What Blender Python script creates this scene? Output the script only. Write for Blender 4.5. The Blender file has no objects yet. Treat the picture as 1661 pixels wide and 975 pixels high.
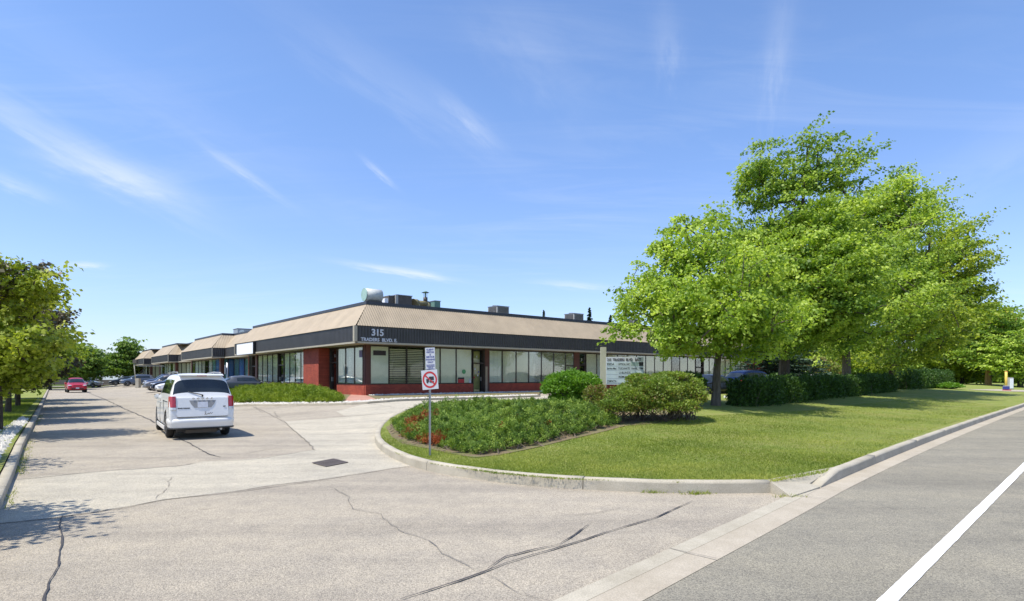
import bpy, bmesh, math, random
import numpy as np
from mathutils import Vector, Matrix
from mathutils.geometry import delaunay_2d_cdt
random.seed(7)
rng = np.random.default_rng(7)
R = math.radians
sc = bpy.context.scene
COL = sc.collection

# ------------------------------------------------------------------ camera
F, CX, HZ, ZC = 955.0, 830.5, 611.0, 1.7
cam = bpy.data.objects.new('camera', bpy.data.cameras.new('camera'))
COL.objects.link(cam)
cam.location = (0, 0, ZC)
cam.rotation_euler = (R(90), 0, 0)
cam.data.sensor_width = 36
cam.data.lens = 36 * F / 1661
cam.data.shift_y = (HZ - 487.5) / 1661
cam.data.clip_end = 3000
sc.camera = cam
sc.view_settings.view_transform = 'Standard'
sc.view_settings.look = 'None'
sc.view_settings.gamma = 1
sc.view_settings.exposure = 0.40
sc.render.film_transparent = False
sc.cycles.max_bounces = 8
sc.cycles.transparent_max_bounces = 24
sc.cycles.sample_clamp_indirect = 6

# ------------------------------------------------------------------ light
SUN_EL = 65
SH = Vector((-0.84, -0.54, 0)).normalized()          # horizontal direction towards the sun
sdir = Vector((SH.x * math.cos(R(SUN_EL)), SH.y * math.cos(R(SUN_EL)), math.sin(R(SUN_EL))))
sun = bpy.data.objects.new('sun', bpy.data.lights.new('sun', 'SUN'))
COL.objects.link(sun)
sun.data.energy = 4.5
sun.data.angle = R(0.53)
sun.data.color = (1.0, 0.94, 0.83)
sun.rotation_euler = sdir.to_track_quat('Z', 'Y').to_euler()
world = bpy.data.worlds.new('World')
sc.world = world
world.use_nodes = True
nt = world.node_tree
nt.nodes.clear()


def N(tree, kind, **kw):
    n = tree.nodes.new(kind)
    for k, v in kw.items():
        if k in n.inputs.keys() if isinstance(k, str) else False:
            n.inputs[k].default_value = v
        else:
            setattr(n, k, v)
    return n


def L(tree, a, b):
    tree.links.new(a, b)


def M(tree, op, a, b=None, c=None, clamp=False):
    n = tree.nodes.new('ShaderNodeMath')
    n.operation = op
    n.use_clamp = clamp
    for i, v in enumerate((a, b, c)):
        if v is None:
            continue
        if isinstance(v, (int, float)):
            n.inputs[i].default_value = v
        else:
            tree.links.new(v, n.inputs[i])
    return n.outputs[0]


sky = N(nt, 'ShaderNodeTexSky', sky_type='NISHITA')
sky.sun_disc = False
sky.sun_elevation = R(SUN_EL)
sky.sun_rotation = math.atan2(SH.x, SH.y)
sky.altitude = 150
sky.air_density = 1.0
sky.dust_density = 0.3
sky.ozone_density = 2.2
tc = N(nt, 'ShaderNodeTexCoord')
sep = N(nt, 'ShaderNodeSeparateXYZ')
L(nt, tc.outputs['Generated'], sep.inputs[0])
zz = M(nt, 'ADD', M(nt, 'MAXIMUM', sep.outputs[2], 0.0), 0.10)
pu = M(nt, 'DIVIDE', sep.outputs[0], zz)
pv = M(nt, 'DIVIDE', sep.outputs[1], zz)
comb = N(nt, 'ShaderNodeCombineXYZ')
L(nt, pu, comb.inputs[0]); L(nt, pv, comb.inputs[1])
# cirrus streaks on a high plane: stretched noise, broken by a larger noise
mp = N(nt, 'ShaderNodeMapping')
mp.inputs['Rotation'].default_value = (0, 0, R(33))
mp.inputs['Scale'].default_value = (0.55, 2.6, 1)
L(nt, comb.outputs[0], mp.inputs[0])
n1 = N(nt, 'ShaderNodeTexNoise'); n1.inputs['Scale'].default_value = 1.5
n1.inputs['Detail'].default_value = 9; n1.inputs['Roughness'].default_value = 0.62; n1.inputs['Distortion'].default_value = 0.9
L(nt, mp.outputs[0], n1.inputs['Vector'])
n2 = N(nt, 'ShaderNodeTexNoise'); n2.inputs['Scale'].default_value = 0.55; n2.inputs['Detail'].default_value = 3
L(nt, comb.outputs[0], n2.inputs['Vector'])
mr = N(nt, 'ShaderNodeMapRange'); mr.inputs[1].default_value = 0.46; mr.inputs[2].default_value = 0.86
L(nt, n1.outputs[0], mr.inputs[0])
mr2 = N(nt, 'ShaderNodeMapRange'); mr2.inputs[1].default_value = 0.40; mr2.inputs[2].default_value = 0.68
L(nt, n2.outputs[0], mr2.inputs[0])
veil = M(nt, 'MULTIPLY', M(nt, 'MULTIPLY', mr.outputs[0], mr2.outputs[0]), 0.30, clamp=True)


def pixdir(px, py):
    v = Vector(((px - CX) / F, 1, (HZ - py) / F)).normalized()
    return v


def wisp(px, py, lx, ly, ang, amp):
    """one streak of cirrus around a sky direction; lengths in radians, angle in degrees"""
    global veil
    d = pixdir(px, py)
    right = d.cross(Vector((0, 0, 1))).normalized()
    up = right.cross(d).normalized()
    a = R(ang)
    e1 = right * math.cos(a) + up * math.sin(a)
    e2 = -right * math.sin(a) + up * math.cos(a)
    def dot(e):
        n = nt.nodes.new('ShaderNodeVectorMath'); n.operation = 'DOT_PRODUCT'
        L(nt, tc.outputs['Generated'], n.inputs[0]); n.inputs[1].default_value = e
        return n.outputs['Value']
    p1 = M(nt, 'DIVIDE', dot(e1), lx)
    p2 = M(nt, 'DIVIDE', dot(e2), ly)
    # fibrous noise bends the streak
    cb = N(nt, 'ShaderNodeCombineXYZ'); L(nt, M(nt, 'MULTIPLY', p1, 1.2), cb.inputs[0]); L(nt, M(nt, 'MULTIPLY', p2, 1.0), cb.inputs[1])
    cb.inputs[2].default_value = px * 0.01
    nn = N(nt, 'ShaderNodeTexNoise'); nn.inputs['Scale'].default_value = 1.6; nn.inputs['Detail'].default_value = 7
    nn.inputs['Roughness'].default_value = 0.6
    L(nt, cb.outputs[0], nn.inputs['Vector'])
    p2b = M(nt, 'ADD', p2, M(nt, 'MULTIPLY', M(nt, 'SUBTRACT', nn.outputs[0], 0.5), 2.2))
    rr = M(nt, 'ADD', M(nt, 'MULTIPLY', p1, p1), M(nt, 'MULTIPLY', p2b, p2b))
    g = M(nt, 'POWER', 2.718, M(nt, 'MULTIPLY', rr, -1.3))
    front = M(nt, 'GREATER_THAN', dot(d), 0.2)
    g = M(nt, 'MULTIPLY', M(nt, 'MULTIPLY', g, front), M(nt, 'MULTIPLY', nn.outputs[0], amp * 1.0))
    veil = M(nt, 'ADD', veil, g, clamp=True)


for w in [(120, 240, .17, .022, -24, .42), (195, 285, .09, .022, -10, .55), (12, 295, .05, .010, -14, .4), (395, 280, .065, .007, -30, .38),
          (615, 280, .030, .005, -38, .5), (645, 440, .085, .0062, -7, .95), (690, 447, .03, .006, -8, .5), (935, 463, .065, .006, -6, .6),
          (760, 195, .06, .014, -38, .33), (650, 150, .20, .035, -28, .18), (1262, 80, .020, .075, -8, .24), (1082, 70, .022, .05, 10, .2),
          (140, 430, .022, .0042, 3, .85), (870, 90, .12, .05, -45, .13), (1640, 245, .1, .04, 20, .16), (280, 180, .3, .04, -20, .10)]:
    wisp(*w)
mixc = N(nt, 'ShaderNodeMix', data_type='RGBA')
L(nt, veil, mixc.inputs[0])
skc = N(nt, 'ShaderNodeMix', data_type='RGBA', blend_type='MULTIPLY')
skc.inputs[0].default_value = 1
hz = N(nt, 'ShaderNodeValToRGB')
L(nt, sep.outputs[2], hz.inputs[0])
hz.color_ramp.elements[0].position = 0.0; hz.color_ramp.elements[0].color = (.68, .72, .93, 1)
hz.color_ramp.elements[1].position = 0.42; hz.color_ramp.elements[1].color = (.94, 1.03, 1.20, 1)
e_ = hz.color_ramp.elements.new(.16); e_.color = (.86, .88, 1.07, 1)
L(nt, hz.outputs[0], skc.inputs[7])
L(nt, sky.outputs[0], skc.inputs[6])
L(nt, skc.outputs[2], mixc.inputs[6])
mixc.inputs[7].default_value = (5.0, 5.3, 5.7, 1)
bg = N(nt, 'ShaderNodeBackground')
bg.inputs[1].default_value = 0.15
L(nt, mixc.outputs[2], bg.inputs[0])
wo = N(nt, 'ShaderNodeOutputWorld')
L(nt, bg.outputs[0], wo.inputs[0])


# ------------------------------------------------------------------ terrain and pixel helpers
def ss(a, b, x):
    t = min(1, max(0, (x - a) / (b - a)))
    return t * t * (3 - 2 * t)


A = Vector((0.771, 0.637, 0)); D = Vector((-0.637, 0.771, 0))     # along the right facade / along the left facade
ZB = 0.43


def gz(x, y):
    u = .771 * x + .637 * y
    r = (-(x - 4.5) + (y - 9)) * .7071
    return (-0.10 + 0.53 * ss(7, 15, u)) * ss(0.3, 10, r)


def G(px, py, dz=0.0):
    z = 0.0
    for _ in range(12):
        y = F * (ZC - z) / (py - HZ)
        x = (px - CX) / F * y
        z = .5 * z + .5 * (gz(x, y) + dz)
    return Vector((x, y, z))


def W(px, py, y):
    return Vector(((px - CX) / F * y, y, ZC - (py - HZ) / F * y))


# ------------------------------------------------------------------ materials
def newmat(name):
    m = bpy.data.materials.new(name)
    m.use_nodes = True
    t = m.node_tree
    return m, t, t.nodes['Principled BSDF']


def noise(t, scale, detail=4, rough=.55, vec=None, dist=0):
    n = t.nodes.new('ShaderNodeTexNoise')
    n.inputs['Scale'].default_value = scale
    n.inputs['Detail'].default_value = detail
    n.inputs['Roughness'].default_value = rough
    n.inputs['Distortion'].default_value = dist
    if vec is not None:
        L(t, vec, n.inputs['Vector'])
    return n.outputs[0]


def wpos(t):
    return t.nodes.new('ShaderNodeNewGeometry').outputs['Position']


def opos(t):
    return t.nodes.new('ShaderNodeTexCoord').outputs['Object']


def ramp(t, fac, stops):
    n = t.nodes.new('ShaderNodeValToRGB')
    L(t, fac, n.inputs[0])
    e = n.color_ramp.elements
    while len(e) < len(stops):
        e.new(0.5)
    for i, (p, c) in enumerate(stops):
        e[i].position = p
        e[i].color = (c[0], c[1], c[2], 1)
    return n.outputs[0]


def mixrgb(t, fac, a, b, mode='MIX'):
    n = t.nodes.new('ShaderNodeMix')
    n.data_type = 'RGBA'
    n.blend_type = mode
    for i, v in ((0, fac), (6, a), (7, b)):
        if isinstance(v, (int, float)):
            n.inputs[i].default_value = v
        elif isinstance(v, tuple):
            n.inputs[i].default_value = (*v[:3], 1)
        else:
            L(t, v, n.inputs[i])
    return n.outputs[2]


def bump(t, bsdf, h, strength=.3, dist=.02):
    n = t.nodes.new('ShaderNodeBump')
    n.inputs['Strength'].default_value = strength
    n.inputs['Distance'].default_value = dist
    L(t, h, n.inputs['Height'])
    L(t, n.outputs[0], bsdf.inputs['Normal'])


def plain(name, c, rough=.6, metal=0, var=.15, scale=3.0, spec=.5, coat=0, b=0, bs=60):
    """painted / plain surface with soft wear in its colour"""
    m, t, p = newmat(name)
    v = opos(t)
    n = noise(t, scale, 6, .65, v)
    lo = tuple(x * (1 - var) for x in c); hi = tuple(min(1, x * (1 + var * .6)) for x in c)
    L(t, ramp(t, n, [(.3, lo), (.7, hi)]), p.inputs['Base Color'])
    p.inputs['Roughness'].default_value = rough
    p.inputs['Metallic'].default_value = metal
    p.inputs['Specular IOR Level'].default_value = spec
    p.inputs['Coat Weight'].default_value = coat
    p.inputs['Coat Roughness'].default_value = .04
    if b:
        bump(t, p, noise(t, bs, 4, .6, v), b, .01)
    return m


def asphalt(name, dark, light, speck=.5, warm=(1, 1, 1), stain=.25, scale=1.0):
    m, t, p = newmat(name)
    v = wpos(t)
    fine = noise(t, 120 * scale, 3, .75, v)
    vor = t.nodes.new('ShaderNodeTexVoronoi'); vor.inputs['Scale'].default_value = 105 * scale
    L(t, v, vor.inputs['Vector'])
    base = ramp(t, fine, [(.30, dark), (.72, light)])
    st = ramp(t, vor.outputs['Color'], [(.15, (.55, .55, .56)), (.5, (.97, .96, .95)), (.9, (1.35, 1.33, 1.28))])
    c = mixrgb(t, speck, base, mixrgb(t, 1.0, base, st, 'MULTIPLY'))
    big = noise(t, .35, 5, .6, v, .3)
    mid = noise(t, 2.6, 6, .7, v)
    c = mixrgb(t, 1, c, ramp(t, big, [(.3, (1 - stain,) * 3), (.5, (1, 1, 1)), (.72, (1 + stain * .5, 1 + stain * .48, 1 + stain * .42))]), 'MULTIPLY')
    c = mixrgb(t, 1, c, ramp(t, mid, [(.35, (.90, .90, .91)), (.65, (1.06, 1.05, 1.03))]), 'MULTIPLY')
    # long faint wheel tracks along the lane and a few old oil spots
    mp_ = t.nodes.new('ShaderNodeMapping'); mp_.inputs['Rotation'].default_value = (0, 0, R(-129.6 if 'road' not in name else -45)); mp_.inputs['Scale'].default_value = (.05, .9, 1)
    L(t, v, mp_.inputs[0])
    tr_ = noise(t, 1.0, 4, .6, mp_.outputs[0])
    c = mixrgb(t, 1, c, ramp(t, tr_, [(.36, (.87, .87, .88)), (.5, (1, 1, 1)), (.66, (1.07, 1.06, 1.04))]), 'MULTIPLY')
    sp = noise(t, 1.1, 3, .5, v, .4)
    c = mixrgb(t, ramp(t, sp, [(.70, (0, 0, 0)), (.76, (.35, .35, .35))]), c, (.12, .11, .10))
    L(t, c, p.inputs['Base Color'])
    p.inputs['Roughness'].default_value = .95
    p.inputs['Specular IOR Level'].default_value = .2
    h = M(t, 'ADD', fine, M(t, 'MULTIPLY', vor.outputs['Distance'], -.8))
    bump(t, p, h, .55, .012)
    return m


def leafmat(name, cols, trans=.42, gloss=.35):
    m, t, p = newmat(name)
    at = t.nodes.new('ShaderNodeAttribute'); at.attribute_name = 'tint'
    c = ramp(t, at.outputs['Fac'], [(i / (len(cols) - 1), cc) for i, cc in enumerate(cols)])
    n = noise(t, .9, 3, .5, opos(t))
    c = mixrgb(t, 1, c, ramp(t, n, [(.35, (.8, .86, .8)), (.65, (1.16, 1.1, 1.0))]), 'MULTIPLY')
    L(t, c, p.inputs['Base Color'])
    p.inputs['Roughness'].default_value = .5
    p.inputs['Specular IOR Level'].default_value = gloss
    tr = t.nodes.new('ShaderNodeBsdfTranslucent')
    L(t, mixrgb(t, 1, c, (1.35, 1.4, .6), 'MULTIPLY'), tr.inputs[0])
    mx = t.nodes.new('ShaderNodeMixShader'); mx.inputs[0].default_value = trans
    L(t, p.outputs[0], mx.inputs[1]); L(t, tr.outputs[0], mx.inputs[2])
    L(t, mx.outputs[0], t.nodes['Material Output'].inputs[0])
    return m


def bark(name, a, b):
    m, t, p = newmat(name)
    v = opos(t)
    mp_ = t.nodes.new('ShaderNodeMapping'); mp_.inputs['Scale'].default_value = (1, 1, .22)
    L(t, v, mp_.inputs[0])
    n = noise(t, 14, 6, .7, mp_.outputs[0])
    L(t, ramp(t, n, [(.3, a), (.7, b)]), p.inputs['Base Color'])
    p.inputs['Roughness'].default_value = .95
    bump(t, p, n, .8, .04)
    return m


def brickmat(name, d):
    m, t, p = newmat(name)
    g = wpos(t)
    vd = t.nodes.new('ShaderNodeVectorMath'); vd.operation = 'DOT_PRODUCT'
    L(t, g, vd.inputs[0]); vd.inputs[1].default_value = d
    s = t.nodes.new('ShaderNodeSeparateXYZ'); L(t, g, s.inputs[0])
    c = t.nodes.new('ShaderNodeCombineXYZ'); L(t, vd.outputs['Value'], c.inputs[0]); L(t, s.outputs[2], c.inputs[1])
    br = t.nodes.new('ShaderNodeTexBrick')
    L(t, c.outputs[0], br.inputs['Vector'])
    br.inputs['Scale'].default_value = 1
    br.inputs['Brick Width'].default_value = .22; br.inputs['Row Height'].default_value = .075
    br.inputs['Mortar Size'].default_value = .008
    br.inputs['Color1'].default_value = (.46, .085, .042, 1); br.inputs['Color2'].default_value = (.36, .06, .032, 1)
    br.inputs['Mortar'].default_value = (.17, .05, .04, 1)
    n = noise(t, 1.4, 6, .65, g)
    L(t, mixrgb(t, 1, br.outputs[0], ramp(t, n, [(.3, (.72, .72, .74)), (.7, (1.15, 1.12, 1.1))]), 'MULTIPLY'), p.inputs['Base Color'])
    p.inputs['Roughness'].default_value = .85
    bump(t, p, br.outputs['Fac'], -.4, .01)
    return m


def glassmat(name, tint=(.75, .85, .8), refl=1.0):
    m, t, p = newmat(name)
    t.nodes.remove(p)
    tr = t.nodes.new('ShaderNodeBsdfTransparent'); tr.inputs[0].default_value = (*tint, 1)
    gl = t.nodes.new('ShaderNodeBsdfGlossy'); gl.inputs['Roughness'].default_value = .015
    fr = t.nodes.new('ShaderNodeFresnel'); fr.inputs[0].default_value = 1.5
    n = noise(t, .7, 2, .5, wpos(t))
    bp = t.nodes.new('ShaderNodeBump'); bp.inputs['Strength'].default_value = .03; bp.inputs['Distance'].default_value = .05
    L(t, n, bp.inputs['Height']); L(t, bp.outputs[0], gl.inputs['Normal'])
    mx = t.nodes.new('ShaderNodeMixShader')
    L(t, M(t, 'MULTIPLY', fr.outputs[0], refl, clamp=True), mx.inputs[0])
    L(t, tr.outputs[0], mx.inputs[1]); L(t, gl.outputs[0], mx.inputs[2])
    L(t, mx.outputs[0], t.nodes['Material Output'].inputs[0])
    return m


MT = {}
MT['lot'] = asphalt('old_asphalt', (.295, .262, .210), (.475, .43, .355), .8, stain=.13)
MT['patch'] = asphalt('pale_asphalt_patch', (.375, .345, .278), (.57, .53, .44), .8, stain=.12)
MT['road'] = asphalt('road_asphalt', (.20, .186, .148), (.35, .33, .272), .85, stain=.10)
MT['tar'] = plain('tar', (.055, .05, .05), .75, var=.3, scale=8)
MT['crack'] = plain('crack_dirt', (.215, .19, .16), .95, var=.35, scale=12)
MT['darkline'] = plain('joint_dirt', (.20, .18, .16), .95, var=.3, scale=12)


def concmat(name, lo, hi):
    m, t, p = newmat(name)
    v = wpos(t)
    a = noise(t, 1.3, 7, .7, v); f = noise(t, 90, 3, .7, v)
    c = ramp(t, a, [(.28, lo), (.7, hi)])
    c = mixrgb(t, 1, c, ramp(t, f, [(.35, (.8, .8, .8)), (.65, (1.15, 1.14, 1.12))]), 'MULTIPLY')
    L(t, c, p.inputs['Base Color']); p.inputs['Roughness'].default_value = .92
    bump(t, p, f, .4, .006)
    return m


MT['kerb'] = concmat('kerb_concrete', (.33, .295, .225), (.48, .44, .355))
MT['gutter'] = concmat('gutter_concrete', (.33, .285, .215), (.455, .405, .325))
MT['paint'] = concmat('road_paint', (.66, .66, .66), (.86, .86, .85))
def wornpaint():
    m, t, p = newmat('worn_road_paint')
    v = wpos(t)
    f = noise(t, 26, 6, .8, v); a = noise(t, 2.2, 4, .6, v)
    w = M(t, 'ADD', f, M(t, 'MULTIPLY', a, .5))
    c = ramp(t, w, [(.50, (.30, .29, .26)), (.60, (.68, .67, .64)), (.9, (.84, .84, .82))])
    L(t, c, p.inputs['Base Color']); p.inputs['Roughness'].default_value = .8
    bump(t, p, f, .3, .006)
    return m


MT['wornpaint'] = wornpaint()
MT['paver'] = concmat('red_paver', (.34, .16, .115), (.50, .28, .21))


def grassmat(name):
    m, t, p = newmat(name)
    v = wpos(t)
    f = noise(t, 38, 4, .75, v); a = noise(t, .55, 5, .65, v, .5); b_ = noise(t, 3.2, 5, .7, v)
    c = ramp(t, f, [(.28, (.13, .17, .035)), (.5, (.22, .27, .06)), (.75, (.32, .36, .10))])
    c = mixrgb(t, ramp(t, a, [(.46, (0, 0, 0)), (.66, (.65, .65, .65))]), c, (.33, .31, .11))
    c = mixrgb(t, ramp(t, b_, [(.52, (0, 0, 0)), (.70, (.6, .6, .6))]), c, (.36, .31, .14))
    L(t, c, p.inputs['Base Color']); p.inputs['Roughness'].default_value = .9
    p.inputs['Specular IOR Level'].default_value = .15
    bump(t, p, f, .9, .05)
    return m


MT['grass'] = grassmat('grass')
MT['farground'] = plain('far_ground', (.10, .13, .035), .95, var=.35, scale=.2, spec=.1)
MT['blade'] = leafmat('grass_blades', [(.15, .20, .035), (.255, .31, .065), (.38, .40, .12)], .35, .1)


def soilmat(name):
    m, t, p = newmat(name)
    v = wpos(t)
    f = noise(t, 30, 5, .75, v); a = noise(t, 1.6, 5, .65, v)
    c = ramp(t, f, [(.3, (.13, .095, .05)), (.7, (.27, .205, .12))])
    c = mixrgb(t, ramp(t, a, [(.45, (0, 0, 0)), (.62, (1, 1, 1))]), c, (.17, .18, .06))
    L(t, c, p.inputs['Base Color']); p.inputs['Roughness'].default_value = .95
    bump(t, p, f, .9, .04)
    return m


MT['soil'] = soilmat('mulch_soil')
MT['stone'] = plain('white_stone', (.62, .59, .53), .9, var=.25, scale=2)
MT['brickA'] = brickmat('red_brick_a', A)
MT['brickD'] = brickmat('red_brick_d', D)
MT['bronze'] = plain('bronze_frame', (.045, .032, .026), .45, var=.2)
MT['brownpost'] = plain('brown_post', (.10, .035, .026), .6, var=.2)
MT['tanpost'] = plain('tan_post', (.34, .27, .19), .7, var=.15)
MT['glass'] = glassmat('window_glass', (.97, .99, .97), .75)
MT['glassD'] = glassmat('window_glass_side', (.97, .99, .97), .4)
MT['blind'] = plain('vinyl_blind', (.82, .83, .68), .6, var=.06)
MT['blindw'] = plain('vinyl_blind_white', (.82, .86, .80), .6, var=.05)
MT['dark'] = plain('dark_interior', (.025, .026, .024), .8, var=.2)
MT['blue'] = plain('blue_film', (.02, .14, .50), .35, var=.15)
MT['teal'] = plain('teal_blind', (.13, .36, .42), .5, var=.2)
MT['fasc'] = plain('dark_ribbed_metal', (.045, .042, .042), .42, metal=.0, var=.25, scale=1.2, spec=.6)
MT['rooftan'] = plain('tan_metal_roof', (.405, .325, .222), .5, var=.16, scale=.9, spec=.4)
MT['parapet'] = plain('navy_cap', (.045, .052, .068), .5, var=.2)
MT['soffit'] = plain('beige_soffit', (.42, .38, .29), .7, var=.1)
MT['white'] = plain('white_panel', (.86, .87, .88), .5, var=.03)
MT['letter'] = plain('pale_letter', (.58, .61, .66), .45, var=.05)
MT['roofmem'] = plain('roof_membrane', (.16, .15, .14), .9, var=.2)
MT['galv'] = plain('galvanised', (.42, .43, .44), .38, metal=.7, var=.15, scale=6)
MT['hvac'] = plain('hvac_paint', (.42, .41, .37), .55, var=.12)
MT['hvacd'] = plain('hvac_brown', (.10, .085, .07), .6, var=.2)
MT['hvacg'] = plain('hvac_green', (.13, .24, .19), .55, var=.2)
MT['hvacp'] = plain('hvac_pale_green', (.36, .52, .45), .5, var=.15)
MT['olive'] = plain('olive_duct', (.20, .18, .09), .6, var=.25)
MT['black'] = plain('black_plastic', (.02, .02, .021), .5, var=.2)
MT['tyre'] = plain('tyre_rubber', (.022, .022, .022), .85, var=.3, scale=20)
MT['rim'] = plain('alloy', (.45, .46, .48), .3, metal=.8, var=.1)
MT['chrome'] = plain('chrome', (.6, .6, .62), .15, metal=1, var=.05)
MT['redlens'] = plain('red_lens', (.45, .008, .012), .15, var=.35, scale=14, coat=1)
MT['clearlens'] = plain('clear_lens', (.62, .63, .66), .1, var=.15, scale=12, coat=1)
MT['signred'] = plain('sign_red', (.50, .03, .035), .5, var=.06)
MT['signblack'] = plain('sign_black', (.03, .025, .03), .6, var=.1)
MT['signwhite'] = plain('sign_white', (.56, .58, .62), .5, var=.04)
MT['signgrey'] = plain('sign_pale_panel', (.50, .58, .60), .5, var=.08)
MT['postbeige'] = plain('beige_post', (.46, .44, .33), .7, var=.12)
MT['yellow'] = plain('yellow_plastic', (.72, .52, .09), .5, var=.06)
MT['bluepl'] = plain('blue_plastic', (.05, .06, .26), .5, var=.1)
MT['iron'] = plain('cast_iron', (.115, .095, .088), .75, var=.3, scale=10)
MT['barkg'] = bark('grey_bark', (.07, .055, .04), (.20, .165, .125))
MT['barkd'] = bark('dark_bark', (.035, .027, .02), (.11, .085, .065))
MT['barklit'] = bark('orange_lit_bark', (.32, .17, .06), (.5, .30, .12))  # orange light on the trunk put into the bark colour
MT['leaf1'] = leafmat('maple_leaf', [(.12, .21, .028), (.32, .44, .055), (.50, .61, .13)])
MT['leaf2'] = leafmat('maple_leaf_dark', [(.10, .19, .032), (.25, .37, .055), (.42, .53, .10)])
MT['leaf3'] = leafmat('maple_leaf_yellow', [(.12, .19, .024), (.27, .36, .042), (.44, .50, .07)])
MT['leaf4'] = leafmat('far_leaf', [(.07, .14, .03), (.16, .26, .05), (.27, .38, .08)])
MT['leafy'] = leafmat('young_leaf', [(.19, .23, .03), (.33, .39, .045), (.50, .53, .10)])
MT['leafr'] = leafmat('purple_grey_leaf', [(.07, .06, .045), (.13, .105, .08), (.16, .15, .09)], .25)
MT['spruce'] = leafmat('spruce_needle', [(.03, .06, .04), (.06, .11, .075), (.11, .17, .12)], .1)
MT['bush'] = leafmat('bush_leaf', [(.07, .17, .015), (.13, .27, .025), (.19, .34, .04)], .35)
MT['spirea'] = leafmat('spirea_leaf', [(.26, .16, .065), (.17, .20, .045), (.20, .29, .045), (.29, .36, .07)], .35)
MT['juniper'] = leafmat('juniper_needle', [(.055, .11, .028), (.155, .25, .045), (.30, .40, .085)], .25, .15)
MT['juniperb'] = leafmat('juniper_bright', [(.11, .17, .018), (.20, .28, .026), (.29, .36, .045)], .25, .2)
MT['juniperr'] = leafmat('juniper_dead', [(.16, .045, .018), (.33, .085, .035), (.36, .16, .07)], .2, .1)
MT['hedge'] = leafmat('hedge_leaf', [(.035, .075, .018), (.06, .125, .024), (.11, .20, .035)], .3, .3)
MT['twig'] = plain('twig', (.17, .13, .10), .9, var=.3)


# ------------------------------------------------------------------ mesh helpers
def link(name, me, mats, parent=None):
    o = bpy.data.objects.new(name, me)
    COL.objects.link(o)
    for m in (mats if isinstance(mats, (list, tuple)) else [mats]):
        me.materials.append(MT[m] if isinstance(m, str) else m)
    if parent is not None:
        o.parent = parent
    return o


def obj(name, bm, mats, parent=None, smooth=False, bevel=0, recalc=True):
    if bevel:
        bmesh.ops.bevel(bm, geom=[e for e in bm.edges], offset=bevel, segments=2, affect='EDGES', clamp_overlap=True)
    if recalc:
        bmesh.ops.recalc_face_normals(bm, faces=bm.faces)
    me = bpy.data.meshes.new(name)
    bm.to_mesh(me)
    bm.free()
    if smooth:
        me.polygons.foreach_set('use_smooth', [True] * len(me.polygons))
    return link(name, me, mats, parent)


def tag(o, label=None, cat=None, group=None, kind=None):
    if label: o['label'] = label
    if cat: o['category'] = cat
    if group: o['group'] = group
    if kind: o['kind'] = kind
    return o


def thing(name, label, cat, loc, rz=0, group=None):
    o = bpy.data.objects.new(name, None)
    COL.objects.link(o)
    o.location = loc
    o.rotation_euler = (0, 0, rz)
    o.empty_display_size = .1
    return tag(o, label, cat, group)


def box(bm, c, s, mi=0, rot=None):
    """box centred at c with size s; rot: 3x3 or angle about z"""
    r = Matrix.Identity(3) if rot is None else (Matrix.Rotation(rot, 3, 'Z') if isinstance(rot, (int, float)) else rot)
    vs = []
    for dx in (-.5, .5):
        for dy in (-.5, .5):
            for dz in (-.5, .5):
                vs.append(bm.verts.new(Vector(c) + r @ Vector((dx * s[0], dy * s[1], dz * s[2]))))
    for f in ((0, 1, 3, 2), (4, 6, 7, 5), (0, 4, 5, 1), (2, 3, 7, 6), (0, 2, 6, 4), (1, 5, 7, 3)):
        bm.faces.new([vs[i] for i in f]).material_index = mi
    return vs


def fbox(bm, O, d, n, l0, l1, n0, n1, z0, z1, mi=0):
    """box in a facade frame: l along d, n along outward normal, z up from O.z"""
    vs = []
    for l in (l0, l1):
        for q in (n0, n1):
            for z in (z0, z1):
                vs.append(bm.verts.new(O + d * l + n * q + Vector((0, 0, z))))
    for f in ((0, 1, 3, 2), (4, 6, 7, 5), (0, 4, 5, 1), (2, 3, 7, 6), (0, 2, 6, 4), (1, 5, 7, 3)):
        bm.faces.new([vs[i] for i in f]).material_index = mi


def cyl(bm, p0, p1, r0, r1=None, seg=12, mi=0, cap=True):
    p0 = Vector(p0); p1 = Vector(p1)
    r1 = r0 if r1 is None else r1
    ax = (p1 - p0).normalized()
    u = ax.orthogonal().normalized(); v = ax.cross(u)
    a, b = [], []
    for i in range(seg):
        t = 2 * math.pi * i / seg
        w = u * math.cos(t) + v * math.sin(t)
        a.append(bm.verts.new(p0 + w * r0)); b.append(bm.verts.new(p1 + w * r1))
    for i in range(seg):
        j = (i + 1) % seg
        f = bm.faces.new((a[i], a[j], b[j], b[i])); f.material_index = mi; f.smooth = True
    if cap:
        bm.faces.new(a[::-1]).material_index = mi; bm.faces.new(b).material_index = mi


def lathe(bm, prof, seg=20, mi=0, mtx=None):
    """prof: [(axial, radius)] around local Y axis"""
    rings = []
    for ax, r in prof:
        ring = []
        for i in range(seg):
            t = 2 * math.pi * i / seg
            v = Vector((r * math.cos(t), ax, r * math.sin(t)))
            ring.append(bm.verts.new(mtx @ v if mtx else v))
        rings.append(ring)
    for a, b in zip(rings, rings[1:]):
        for i in range(seg):
            j = (i + 1) % seg
            f = bm.faces.new((a[i], a[j], b[j], b[i])); f.material_index = mi; f.smooth = True
    for rr in (rings[0], rings[-1]):
        if len(rr) > 2:
            bm.faces.new(rr).material_index = mi


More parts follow.
